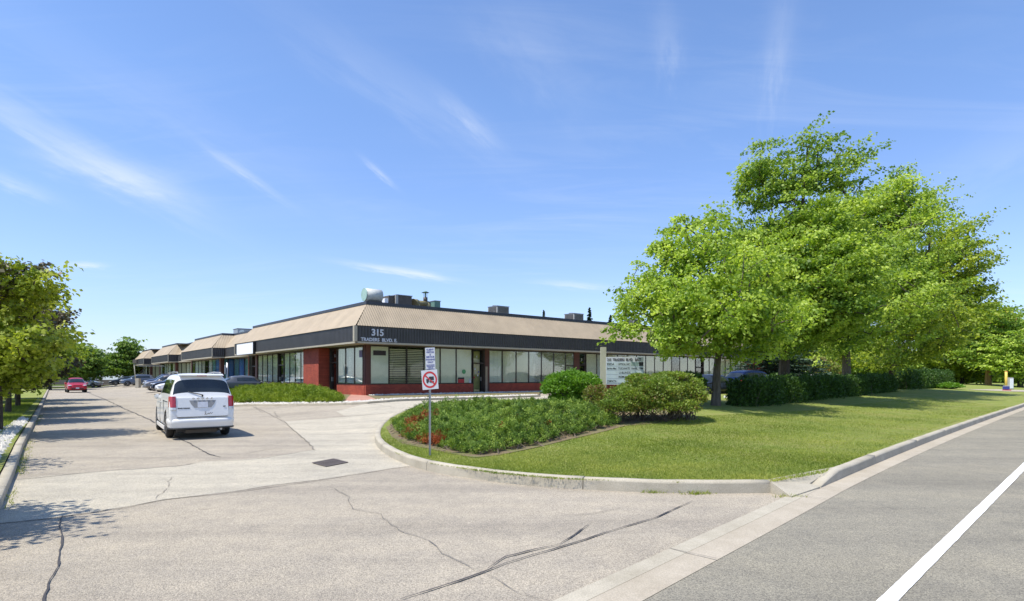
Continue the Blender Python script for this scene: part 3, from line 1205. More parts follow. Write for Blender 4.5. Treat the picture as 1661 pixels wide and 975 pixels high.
def sill(O, d, n, l0, l1, key):
    fbox(wall_bm[key], O, d, n, l0, l1, -.16, .05, -.3, sill_h - .004)


# --- right facade, left to right
def R_(px): return LR(px)


edges = {k: R_(k) for k in (600, 631, 660, 688, 712, 740, 765, 767, 786, 793.5)}
fbox(wall_bm['brownpost'], C0, A, nR, -.02, R_(600.5), -.34, .06, sill_h, H_FB)
sill(C0, A, nR, -.05, R_(767), 'brickA')
seq = [(600.8, 631, 'shade'), (631.3, 660, 'louver'), (660.3, 688, 'louver'), (688.3, 714, 'shade'), (714.3, 740, 'shade'), (740.3, 765.5, 'shade')]
for a, b, s_ in seq:
    window(C0, A, nR, R_(a), R_(b), s_)
dr4 = door(C0, A, nR, R_(767), R_(786), '4', .25)
bm = bmesh.new(); fbox(bm, C0, A, nR, R_(767) + .1, R_(786) - .1, -.50, -.46, .0, 3.1); bpart('curtain', bm, plain('olive_curtain', (.42, .40, .16), .8, var=.35, scale=1.5), dr4)
fbox(wall_bm['tanpost'], C0, A, nR, R_(786.3), R_(789.5), -.3, .10, -.05, 2.0)
fbox(wall_bm['brownpost'], C0, A, nR, R_(786.3), R_(793.2), -.3, .055, .0, H_FB)
sill(C0, A, nR, R_(793.4), R_(930.7), 'brickA')
for a, b, s_ in [(793.5, 815, 'white'), (815.2, 837.3, 'vert'), (837.5, 857.8, 'vert'), (858, 878.4, 'white'), (878.6, 898.2, 'vert'), (898.4, 917.4, 'shade'), (917.6, 930.5, 'split')]:
    window(C0, A, nR, R_(a), R_(b), s_)
fbox(wall_bm['brownpost'], C0, A, nR, R_(930.7), R_(939), -.3, .06, -.05, H_FB)
door(C0, A, nR, R_(939.2), R_(950.5), '3', .1)
sill(C0, A, nR, R_(950.7), R_(1133), 'brickA')
x = R_(950.8); xe = R_(1128); k = 0
styles = ['shade', 'white', 'shade', 'vert', 'vert', 'white', 'shade', 'vert', 'vert', 'open', 'vert', 'shade']
nW = 12
for k in range(nW):
    window(C0, A, nR, x + (xe - x) * k / nW, x + (xe - x) * (k + 1) / nW - .006, styles[k], glass='glassD')
door(C0, A, nR, R_(1128.3), R_(1141), '2', .1)
sill(C0, A, nR, R_(1141.5), R_(1209), 'brickA')
x = R_(1141.5); xe = R_(1209); nW = 8
for k in range(nW):
    window(C0, A, nR, x + (xe - x) * k / nW, x + (xe - x) * (k + 1) / nW - .006, ['shade', 'vert', 'white', 'vert'][k % 4], glass='glassD')
fbox(wall_bm['brickA'], C0, A, nR, R_(1209.5), RL, -.3, .30, -.3, H_FB)
# --- left facade (l grows away from the camera)
def L_(px): return LL(px)


sill(C0, D, nL, 0.06, L_(547.5), 'brickD')
fbox(wall_bm['brownpost'], C0, D, nL, .07, .30, -.2, .055, sill_h, H_FB)
for a, b, s_ in [(588.5, 575, 'shade'), (574.8, 560.5, 'white'), (560.3, 547, 'vert')]:
    window(C0, D, nL, L_(a), L_(b), s_, glass='glassD')
door(C0, D, nL, L_(546.8), L_(535), '5', .1)
# brick pier standing out to the fascia line
p0, p1 = L_(533), L_(533) + 2.9
fbox(wall_bm['brickD'], C0, D, nL, p0, p1, -.3, .72, -.3, H_FB)
x = p1 + .02
l505, l462 = p1 + .02, L_(461)
sill(C0, D, nL, l505, l462, 'brickD')
for k in range(5):
    window(C0, D, nL, l505 + (l462 - l505) * k / 5, l505 + (l462 - l505) * (k + 1) / 5 - .006, ['vert', 'white', 'vert', 'vert', 'shade'][k], glass='glassD')
door(C0, D, nL, L_(460.5), L_(451), '6', .1)
sill(C0, D, nL, L_(450.5), L_(418), 'brickD')
for k in range(4):
    a = L_(450.3); b = L_(418)
    window(C0, D, nL, a + (b - a) * k / 4, a + (b - a) * (k + 1) / 4 - .006, ['vert', 'white', 'vert', 'vert'][k], glass='glassD')
fbox(wall_bm['brownpost'], C0, D, nL, L_(417.8), L_(415), -.3, .06, -.1, H_FB)
door(C0, D, nL, L_(414.8), L_(408.5), None, .1)
e1 = 26.4 - OV
a = L_(408.2)
sill(C0, D, nL, a, e1 + .05, 'brickD')
nW = 3
if e1 > a:
    for k in range(nW):
        window(C0, D, nL, a + (e1 - a) * k / nW, a + (e1 - a) * (k + 1) / nW - .006, 'teal', glass='glassD')
# recess walls and the further modules
Oi = C0 + A * REC


def return_wall(l, o, key='brickA'):
    if key is None:       # glazed return facing the camera
        Or = C0 + D * l
        st_ = ['teal', 'film'] if o == 1 else ['vert', 'shade']
        fbox(wall_bm['brownpost'], Or, A, nR, -.02, .14, -.2, .06, -.3, H_FB)
        window(Or, A, nR, .15, .70, st_[0], .35); window(Or, A, nR, .71, REC + .05, st_[1], .35)
        fbox(wall_bm['brickA'], Or, A, nR, .15, REC, -.2, .05, -.3, .346)
        return
    fbox(wall_bm[key], C0, D, nL, l - .1, l + .1, -REC, .0, -.3, H_FB)


prev_end = 26.4
for i, (ma, mb) in enumerate(mods):
    wa = ma + (OV if i else 0) - (OV if i else 0) ; wb = mb - OV * 0
    if i:
        # wall of recess between modules
        ra, rb = prev_end - OV + 0.0, ma - OV + 1.2
        ra = prev_end - 1.1; rb = ma + .1
        # recessed windows
        cols = ['film', 'film', 'teal', 'film', 'teal', 'open'] if i == 1 else ['vert', 'shade', 'open', 'vert', 'shade', 'open']
        n_ = 5
        for k in range(n_):
            s_ = cols[k]
            window(Oi, D, nL, ra + (rb - ra) * k / n_, ra + (rb - ra) * (k + 1) / n_ - .006, s_, sill=.35, glass='glassD')
        fbox(wall_bm['brickD'], Oi, D, nL, ra, rb, -.16, .05, -.3, .346)
        return_wall(ra - .1, i); return_wall(rb + .1, i, None)
        # module front: pier, windows, pier
        n_ = max(5, int((mb - ma - 2.4) / 1.5))
        xa, xb = ma + .9, mb - 1.3
        fbox(wall_bm['brownpost'], C0, D, nL, ma + .2, xa, -.3, .06, -.3, H_FB)
        fbox(wall_bm['brownpost'], C0, D, nL, xb, mb - .9, -.3, .06, -.3, H_FB)
        sill(C0, D, nL, xa, xb, 'brickD')
        cyc = ['film', 'teal', 'white', 'open', 'vert', 'vert', 'white', 'open', 'vert', 'shade'] if i == 1 else ['vert', 'open', 'shade', 'vert', 'white', 'open']
        for k in range(n_):
            window(C0, D, nL, xa + (xb - xa) * k / n_, xa + (xb - xa) * (k + 1) / n_ - .006, cyc[k % len(cyc)], glass='glassD')
    prev_end = mb
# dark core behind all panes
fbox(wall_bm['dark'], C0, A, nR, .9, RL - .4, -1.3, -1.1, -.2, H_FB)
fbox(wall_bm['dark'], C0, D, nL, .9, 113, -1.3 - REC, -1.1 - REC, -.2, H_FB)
for key, nm in (('brickA', 'brick_wall'), ('brickD', 'brick_wall'), ('brownpost', 'post'), ('tanpost', 'post'), ('dark', 'inner_wall')):
    src = wall_bm[key]
    src.verts.ensure_lookup_table()
    for i in range(0, len(src.verts), 8):          # every box is a piece of its own
        b_ = bmesh.new()
        vs = [b_.verts.new(v.co) for v in src.verts[i:i + 8]]
        for f in ((0, 1, 3, 2), (4, 6, 7, 5), (0, 4, 5, 1), (2, 3, 7, 6), (0, 2, 6, 4), (1, 5, 7, 3)):
            b_.faces.new([vs[q] for q in f])
        bpart(nm, b_, key)
    src.free()
wall_bm['fasc'].free()
# floor slab strip of the interior (dark)
# lettering on the fascia
fm = frame_mtx(Cf + A * .95 + nR * .012 + Up * (H_FB + .50), A)
text('lettering', '315', .56, 'letter', bld, binv @ fm, .03, 'LEFT', .016, .98)
fm = frame_mtx(Cf + A * .27 + nR * .012 + Up * (H_FB + .15), A)
text('lettering', 'TRADERS  BLVD. E.', .285, 'letter', bld, binv @ fm, .025, 'LEFT', .008, 1.02)
# illuminated white sign box on the left fascia
bm = bmesh.new()
s0, s1 = 19.9, 24.95
fbox(bm, Cf, D, nL, s0, s1, .03, .22, H_FB - .02, H_FT - .10)
sb = bpart('sign_box', bm, 'white')
bm = bmesh.new()
for a_, b_, c_, d_ in ((s0 - .05, s1 + .05, H_FB - .06, H_FB - .021), (s0 - .05, s1 + .05, H_FT - .099, H_FT - .06), (s0 - .05, s0 - .001, H_FB - .021, H_FT - .099), (s1 + .001, s1 + .05, H_FB - .021, H_FT - .099)):
    fbox(bm, Cf, D, nL, a_, b_, .03, .24, c_, d_)
bpart('frame', bm, 'black', sb)
# red poster, green window sticker, white door notices, soffit lights
bm = bmesh.new()
fbox(bm, C0, A, nR, R_(743), R_(753), -.003, .004, sill_h + .06, sill_h + .32)
bpart('poster', bm, 'signred')
bm = bmesh.new(); fbox(bm, C0, A, nR, R_(743), R_(753), -.003, .004, sill_h + .325, sill_h + .44); bpart('poster', bm, 'signblack')
bm = bmesh.new(); fbox(bm, C0, A, nR, R_(761), R_(764), -.003, .004, sill_h + .06, sill_h + .34); bpart('poster', bm, 'signwhite')
bm = bmesh.new()
cc = C0 + A * R_(752.5) + Up * (sill_h + .85) + nR * .002
cyl(bm, cc, cc + nR * .004, .16, seg=16); bpart('sticker', bm, plain('green_sticker', (.10, .36, .14), .5))
for (px, z, w, h, m_) in ((603, 2.75, 1, 0, 0),):
    bm = bmesh.new(); fbox(bm, C0, A, nR, R_(605.5), R_(626), -.003, .004, 2.62, 2.92); bpart('poster', bm, 'signblack')
bm = bmesh.new(); fbox(bm, C0, D, nL, L_(590 - 2.5), L_(582.5), -.003, .004, 2.5, 2.95); bpart('poster', bm, plain('violet_sign', (.14, .12, .24), .5))
# door clutter: stickers on door four
for (u, z, s, m_) in ((.30, 1.75, .12, 'signwhite'), (.34, 1.45, .16, 'postbeige'), (.55, 1.30, .10, 'signwhite'), (.62, 1.55, .1, 'bluepl'), (.25, 1.15, .1, 'signred')):
    bm = bmesh.new()
    a_ = R_(767) + (R_(786) - R_(767)) * u
    fbox(bm, C0, A, nR, a_, a_ + s, -.262, -.258, z, z + s * 1.2); bpart('sticker', bm, m_)


# ------------------------------------------------------------------ roof equipment
def roofpos(px, inset, z=H_RT):
    o = C0 + D * inset
    l = LR(px, o)
    return o + A * l + Up * (z)


RA = math.atan2(A.y, A.x)


def rtu(px, inset, w, dpt, h, label, grp=None, lift=0):
    p = roofpos(px, inset)
    t = thing('rooftop_unit', label, 'air conditioner', p, RA, grp)
    bm = bmesh.new(); box(bm, (0, 0, .12), (w * .96, dpt * .96, .36)); obj('curb', bm, 'hvac', t)
    bm = bmesh.new(); box(bm, (0, 0, .30 + h / 2), (w, dpt, h)); obj('cabinet', bm, 'hvac', t, bevel=.02)
    bm = bmesh.new()
    for s in (-1, 1):
        for k in range(7):
            z = .40 + h * .45 + (h * .45) * k / 7
            box(bm, (0, s * (dpt / 2 + .012), z), (w * .86, .02, h * .035))
            box(bm, (s * (w / 2 + .012), 0, z), (.02, dpt * .84, h * .035))
    obj('louvres', bm, 'hvacd', t)
    bm = bmesh.new(); box(bm, (0, 0, .30 + h + .03), (w * 1.05, dpt * 1.05, .05)); obj('lid', bm, 'galv', t, bevel=.01)
    bm = bmesh.new()
    for k in (-1, 1):
        cyl(bm, (k * w * .27, 0, .30 + h + .055), (k * w * .27, 0, .30 + h + .12), w * .19, seg=16)
    obj('fan_guard', bm, 'hvacd', t)
    return t


rtu(808.5, 5.5, 1.3, 1.3, 1.08, 'boxy louvred rooftop unit above the middle of the right facade')
rtu(931, 5.5, 1.3, 1.3, 1.08, 'boxy louvred rooftop unit between the two spruce tops')
rtu(1026, 5.5, 1.2, 1.3, 1.05, 'boxy rooftop unit half hidden by the nearest maple')


def drum():
    p = roofpos(603, 1.4) + Up * .1
    t = thing('ventilator_drum', 'white cylindrical rooftop drum with pale green end at the roof corner', 'ventilator', p, RA)
    bm = bmesh.new(); cyl(bm, (-.52, 0, .66), (.62, 0, .66), .42, seg=28); obj('drum', bm, plain('weathered_white', (.56, .58, .55), .55, var=.2, scale=2.5), t)
    bm = bmesh.new(); cyl(bm, (-.56, 0, .66), (-.525, 0, .66), .432, seg=28); obj('end_cap', bm, 'hvacp', t)
    bm = bmesh.new(); box(bm, (0.1, 0, .14), (.95, .7, .26)); box(bm, (.05, 0, .06), (1.5, .5, .12)); obj('stand', bm, 'hvacd', t)


drum()


def plant_boxes():
    p = roofpos(642, 3.2) + Up * .32
    t = thing('duct_housing', 'row of brown and tan rooftop duct housings beside the drum', 'duct housing', p, RA)
    bm = bmesh.new(); box(bm, (.35, .0, .40), (1.2, 1.2, .8)); obj('cabinet', bm, 'hvacd', t, bevel=.015)
    bm = bmesh.new(); box(bm, (-.55, .1, .38), (.45, 1.1, .76)); obj('cabinet', bm, 'hvacd', t, bevel=.015)
    bm = bmesh.new(); box(bm, (-.27, -.62, .39), (.2, .1, .8)); obj('panel', bm, 'hvac', t)
    bm = bmesh.new(); box(bm, (-.98, -.1, .26), (.28, .8, .52)); obj('panel', bm, 'white', t, bevel=.02)
    bm = bmesh.new(); box(bm, (.35, 0, .83), (1.28, 1.28, .05)); obj('lid', bm, 'galv', t)
    bm = bmesh.new(); box(bm, (-.1, 0, -.16), (2.1, .9, .33)); obj('stand', bm, 'hvacd', t)
    p = roofpos(688, 3.0) + Up * .22
    t = thing('exhaust_duct', 'olive elbowed exhaust duct with green capped stack on the roof', 'exhaust duct', p, RA)
    bm = bmesh.new()
    cyl(bm, (-.55, 0, .02), (-.55, 0, .55), .2, seg=14); cyl(bm, (-.62, 0, .55), (.35, 0, .55), .19, seg=14); cyl(bm, (.32, 0, 0), (.32, 0, .62), .22, seg=14)
    obj('duct', bm, 'olive', t)
    bm = bmesh.new(); cyl(bm, (-.86, -.05, .48), (-.52, 0, .62), .36, .2, seg=14); obj('hood', bm, 'olive', t)
    bm = bmesh.new(); cyl(bm, (.12, .02, .70), (.12, .02, 1.0), .16, seg=12); obj('collar', bm, 'hvacd', t)
    bm = bmesh.new()
    for s in (-1, 1):
        cyl(bm, (.12 + s * .13, .02, 1.0), (.12 + s * .13, .02, 1.36), .015, seg=6)
    cyl(bm, (.12, .02, 1.0), (.12, .02, 1.36), .05, seg=8)
    obj('bracket', bm, 'hvacg', t)
    bm = bmesh.new(); cyl(bm, (.12, .02, 1.34), (.12, .02, 1.47), .29, .05, seg=14); obj('rain_cap', bm, 'hvacg', t)
    bm = bmesh.new(); box(bm, (-.1, 0, -.12), (1.2, .5, .24)); obj('stand', bm, 'hvacd', t)
    p = roofpos(704.5, 3.4) + Up * .3
    t = thing('green_cabinet', 'plain green cabinet on the roof right of the exhaust duct', 'rooftop cabinet', p, RA)
    bm = bmesh.new(); box(bm, (0, 0, .36), (.5, .9, .72)); obj('cabinet', bm, 'hvacg', t, bevel=.02)
    bm = bmesh.new(); box(bm, (0, 0, -.17), (.45, .8, .33)); obj('stand', bm, 'hvacd', t)
    bm = bmesh.new(); box(bm, (0, 0, .74), (.56, .96, .05)); obj('lid', bm, 'galv', t)


plant_boxes()
# units over the left wing
def leftpos(px, inset, z=H_RT):
    o = C0 + A * inset
    return o + D * LL(px, o) + Up * z


for (px, ins, w, h, lab) in ((552, 2.6, 1.0, .22, 'low dark rooftop vent behind the left parapet near the corner'), (396, 3.5, 1.9, .85, 'shiny rooftop unit above the joint of the first and second bay'),
                             (376, 4.5, 2.6, .30, 'low dark rooftop box left of the shiny unit'), (278, 4, 2.4, .75, 'small green grey rooftop box above the third bay')):
    p = leftpos(px, ins)
    t = thing('rooftop_unit', lab, 'rooftop unit', p, RA)
    bm = bmesh.new(); box(bm, (0, 0, h / 2 + .15), (w, w, h)); obj('cabinet', bm, 'galv' if 'shiny' in lab else ('hvacg' if 'green' in lab else 'hvacd'), t, bevel=.03)
    bm = bmesh.new(); box(bm, (0, 0, h + .17), (w * 1.05, w * 1.05, .05)); obj('lid', bm, 'hvacd', t)
    bm = bmesh.new(); box(bm, (0, 0, .05), (w * .8, w * .8, .2)); obj('curb', bm, 'hvac', t)
    if 'shiny' in lab:
        bm = bmesh.new(); cyl(bm, (-.5, -w / 2 - .03, .55), (-.5, -w / 2 + .02, .55), .33, seg=18); obj('fan_guard', bm, 'chrome', t)

# ------------------------------------------------------------------ beds by the building
bedk = [v2(G(355, 664)), v2(G(380, 659)), v2(G(470, 659)), v2(G(556, 658)), v2(G(610, 655)), v2(G(680, 650)), v2(G(790, 647)), v2(G(877, 644))]
kb = smooth_path(bedk, 1)
bed_poly = [(p.x, p.y) for p in offset_path(kb, .16)] + [tuple(v2(C0 + A * LR(877) + nR * -.02)), tuple(v2(C0)), tuple(v2(C0 + D * 24)), tuple(v2(A * 9.5 + D * 52))]
bedz = lambda x, y: gz(x, y) + .10
sheet('building_bed', bed_poly, 'soil', .0, 1.2, bedz)
kerb('building_kerb', kb, .16, .13, 1)
pav = [v2(C0 + nR * .05 + A * -.0), v2(C0 + D * 2.2), v2(G(559, 652.8, .1)), v2(G(600, 650, .1)), v2(G(610, 648, .1))]
sheet('paver_walk', [tuple(p) for p in pav], 'paver', .008, .6, bedz)


def stones(name, poly, n, smin, smax, zf, label):
    xs = [p[0] for p in poly]; ys = [p[1] for p in poly]
    pts = []
    while len(pts) < n:
        q = np.stack([rng.uniform(min(xs), max(xs), n * 3), rng.uniform(min(ys), max(ys), n * 3)], 1)
        q = q[poly_in(q, poly)]
        pts += list(q)
    pts = np.array(pts[:n])
    oct_v = np.array([(1, 0, 0), (0, 1, 0), (-1, 0, 0), (0, -1, 0), (0, 0, .8), (0, 0, -.6)], float)
    fs = np.array([(0, 1, 4), (1, 2, 4), (2, 3, 4), (3, 0, 4), (1, 0, 5), (2, 1, 5), (3, 2, 5), (0, 3, 5)])
    V = []
    for p in pts:
        s = rng.uniform(smin, smax) * rng.uniform(.7, 1.3, 3)
        a = rng.uniform(0, 6.28)
        v = oct_v * s * rng.uniform(.75, 1.25, (6, 1))
        v = np.stack([v[:, 0] * math.cos(a) - v[:, 1] * math.sin(a), v[:, 0] * math.sin(a) + v[:, 1] * math.cos(a), v[:, 2]], 1)
        v += (p[0], p[1], zf(p[0], p[1]) + .3 * s[2])
        V.append(v[fs].reshape(-1, 3))
    me = fastmesh(name, np.concatenate(V), 3)
    return tag(link(name, me, 'stone'), label=label, kind='stuff')


gb = [tuple(v2(p)) for p in offset_path(kb, .17)] + [tuple(v2(p)) for p in reversed(offset_path(kb, .75))]
stones('white_gravel', gb, 2600, .03, .075, bedz, 'white gravel edging along the building kerb')
gr = [tuple(v2(C0 + A * l + nR * q)) for l, q in ((.1, .08), (16, .08), (16, 1.0), (7, 1.2), (.2, .7))]
stones('white_gravel', gr, 2200, .03, .08, bedz, 'white gravel under the right facade')
gl = [p for p in [G(-30, 790, .13), G(5, 735, .13), G(24, 708, .13), G(46, 681, .13), G(36, 678, .13), G(14, 692, .13), G(-60, 730, .13)]]
stones('white_gravel', [(p.x, p.y) for p in gl], 2600, .03, .085, lambda x, y: gz(x, y) + .13, 'white pebbles on the left verge')

# ------------------------------------------------------------------ small ground fittings
def wheel(parent, c, r, w, spokes=5, side=1, name='wheel'):
    wo_ = bpy.data.objects.new(name, None)
    bm = bmesh.new()
    mt_ = Matrix.Translation(c)
    lathe(bm, [(-w / 2, r * .62), (-w / 2, r * .93), (-w * .36, r), (w * .36, r), (w / 2, r * .93), (w / 2, r * .62)], 26, 0, mt_)
    wo = obj(name, bm, 'tyre', parent)
    bpy.data.objects.remove(wo_)
    bm = bmesh.new()
    y = side * w * .5
    lathe(bm, [(y - side * .02, r * .66), (y + side * .004, r * .66), (y - side * .004, r * .58), (y - side * .07, r * .56)], 26, 0, mt_)
    for i in range(spokes):
        a = 2 * math.pi * i / spokes
        rot = Matrix.Rotation(a, 3, 'Y')
        box(bm, Vector(c) + rot @ Vector((r * .33, y - side * .015, 0)), (r * .5, .03, r * .17), rot=rot)
    cyl(bm, Vector(c) + Vector((0, y - side * .04, 0)), Vector(c) + Vector((0, y + side * .003, 0)), r * .13, seg=12)
    obj('rim', bm, 'rim', wo)
    bm = bmesh.new(); cyl(bm, Vector(c) + Vector((0, y - side * .085, 0)), Vector(c) + Vector((0, y - side * .075, 0)), r * .58, seg=20)
    obj('brake', bm, 'black', wo)
    return wo


def split_mesh(me, keep, mats):
    """returns mesh with only polygons whose material index is in keep (single pieces list when islands=True)"""
    bm = bmesh.new(); bm.from_mesh(me)
    bmesh.ops.delete(bm, geom=[f for f in bm.faces if f.material_index not in keep], context='FACES')
    return bm


def islands(bm):
    seen = set(); out = []
    for f in bm.faces:
        if f in seen: continue
        st = [f]; isl_ = []
        seen.add(f)
        while st:
            g_ = st.pop(); isl_.append(g_)
            for e in g_.edges:
                for h in e.link_faces:
                    if h not in seen:
                        seen.add(h); st.append(h)
        out.append(isl_)
    return out


def car_body(t, stations, seg_mat, paint, axles, wr, hw, glass, sub=2):
    """lofted body. stations (x, zbottom, zbelt, ztop, wlow, wbelt, wtop); seg_mat: per segment dict side/top material index
    0 paint 1 top glass 2 side glass 3 wheel well"""
    bm = bmesh.new()
    rings = []
    for (x, zb, zl, zt, wl, wb, wt) in stations:
        zl2 = min(zl + .035, zt - .03); z5 = max(zt - .085, zl2 + .012)
        half = [(wl * .8, zb), (wl, zb + .09), (wl * 1.015, zb + (zl - zb) * .38), (wb * 1.01, zb + (zl - zb) * .8), (wb, zl), (wb - .025, zl2), (wt, z5), (wt * .80, zt)]
        ring = [(0, zb)] + half + [(0, zt + .018)] + [(-a, b) for a, b in half[::-1]]
        rings.append([bm.verts.new((x, a, b)) for a, b in ring])
    nr = len(rings[0])
    for i in range(len(rings) - 1):
        sm = seg_mat.get(i, {})
        for j in range(nr):
            k = (j + 1) % nr
            f = bm.faces.new((rings[i][j], rings[i][k], rings[i + 1][k], rings[i + 1][j]))
            row = j if j < nr / 2 else nr - 1 - j
            f.smooth = True
            if row == 6: f.material_index = sm.get('side', 0)
            if row in (7, 8): f.material_index = sm.get('top', 0)
            if row == 7 and sm.get('top', 0) and sm.get('narrow'): f.material_index = sm.get('top')
    bm.faces.new(rings[0]); bm.faces.new(rings[-1][::-1])
    bmesh.ops.recalc_face_normals(bm, faces=bm.faces)
    me = bpy.data.meshes.new('body_tmp'); bm.to_mesh(me); bm.free()
    for m_ in (paint, glass, glass, MT['black']):
        me.materials.append(m_)
    o = bpy.data.objects.new('body_tmp', me); COL.objects.link(o)
    md = o.modifiers.new('s', 'SUBSURF'); md.levels = sub; md.render_levels = sub
    cbm = bmesh.new()
    for ax in axles:
        for s in (-1, 1):
            cyl(cbm, (ax, s * (hw - .32), wr), (ax, s * (hw + .3), wr), wr * 1.17, seg=28, mi=3)
    cme = bpy.data.meshes.new('cut'); cbm.to_mesh(cme); cbm.free()
    for m_ in (paint, glass, glass, MT['black']):
        cme.materials.append(m_)
    co = bpy.data.objects.new('cut', cme); COL.objects.link(co)
    mb_ = o.modifiers.new('b', 'BOOLEAN'); mb_.object = co; mb_.operation = 'DIFFERENCE'; mb_.solver = 'EXACT'
    bpy.context.view_layer.update()
    dg = bpy.context.evaluated_depsgraph_get()
    fin = bpy.data.meshes.new_from_object(o.evaluated_get(dg))
    bpy.data.objects.remove(o); bpy.data.objects.remove(co)
    b1 = split_mesh(fin, (0, 3), None)
    for f in b1.faces:
        f.material_index = 1 if f.material_index == 3 else 0
    obj('body', b1, [paint, MT['black']], t, recalc=False)
    for mi, nm in ((1, None), (2, 'side_window')):
        g_ = split_mesh(fin, (mi,), None)
        for isl_ in islands(g_):
            b = bmesh.new()
            mp_ = {}
            for f in isl_:
                for v in f.verts:
                    if v not in mp_:
                        mp_[v] = b.verts.new(v.co)
                nf = b.faces.new([mp_[v] for v in f.verts]); nf.smooth = True
            cx = sum(v.co.x for v in b.verts) / max(1, len(b.verts))
            if mi == 1:
                name = 'windshield' if cx > stations[-1][0] * .45 else 'rear_window'
            else:
                name = nm
            obj(name, b, glass, t, recalc=False)
    bpy.data.meshes.remove(fin)


def paintmat(name, c, rough=.28, metal=0.0, dirt=.06):
    m, t_, p = newmat(name)
    n = noise(t_, 2.2, 6, .6, opos(t_))
    L(t_, ramp(t_, n, [(.35, tuple(x * (1 - dirt * 2) for x in c)), (.65, c)]), p.inputs['Base Color'])
    p.inputs['Roughness'].default_value = rough
    p.inputs['Metallic'].default_value = metal
    p.inputs['Coat Weight'].default_value = .45; p.inputs['Coat Roughness'].default_value = .05
    return m


def carglass(name, c=(.012, .016, .018)):
    m, t_, p = newmat(name)
    n = noise(t_, 1.3, 2, .5, opos(t_))
    L(t_, ramp(t_, n, [(.35, c), (.7, tuple(x * 2.6 for x in c))]), p.inputs['Base Color'])
    p.inputs['Roughness'].default_value = .04; p.inputs['Specular IOR Level'].default_value = .75
    return m


CG = carglass('car_glass')

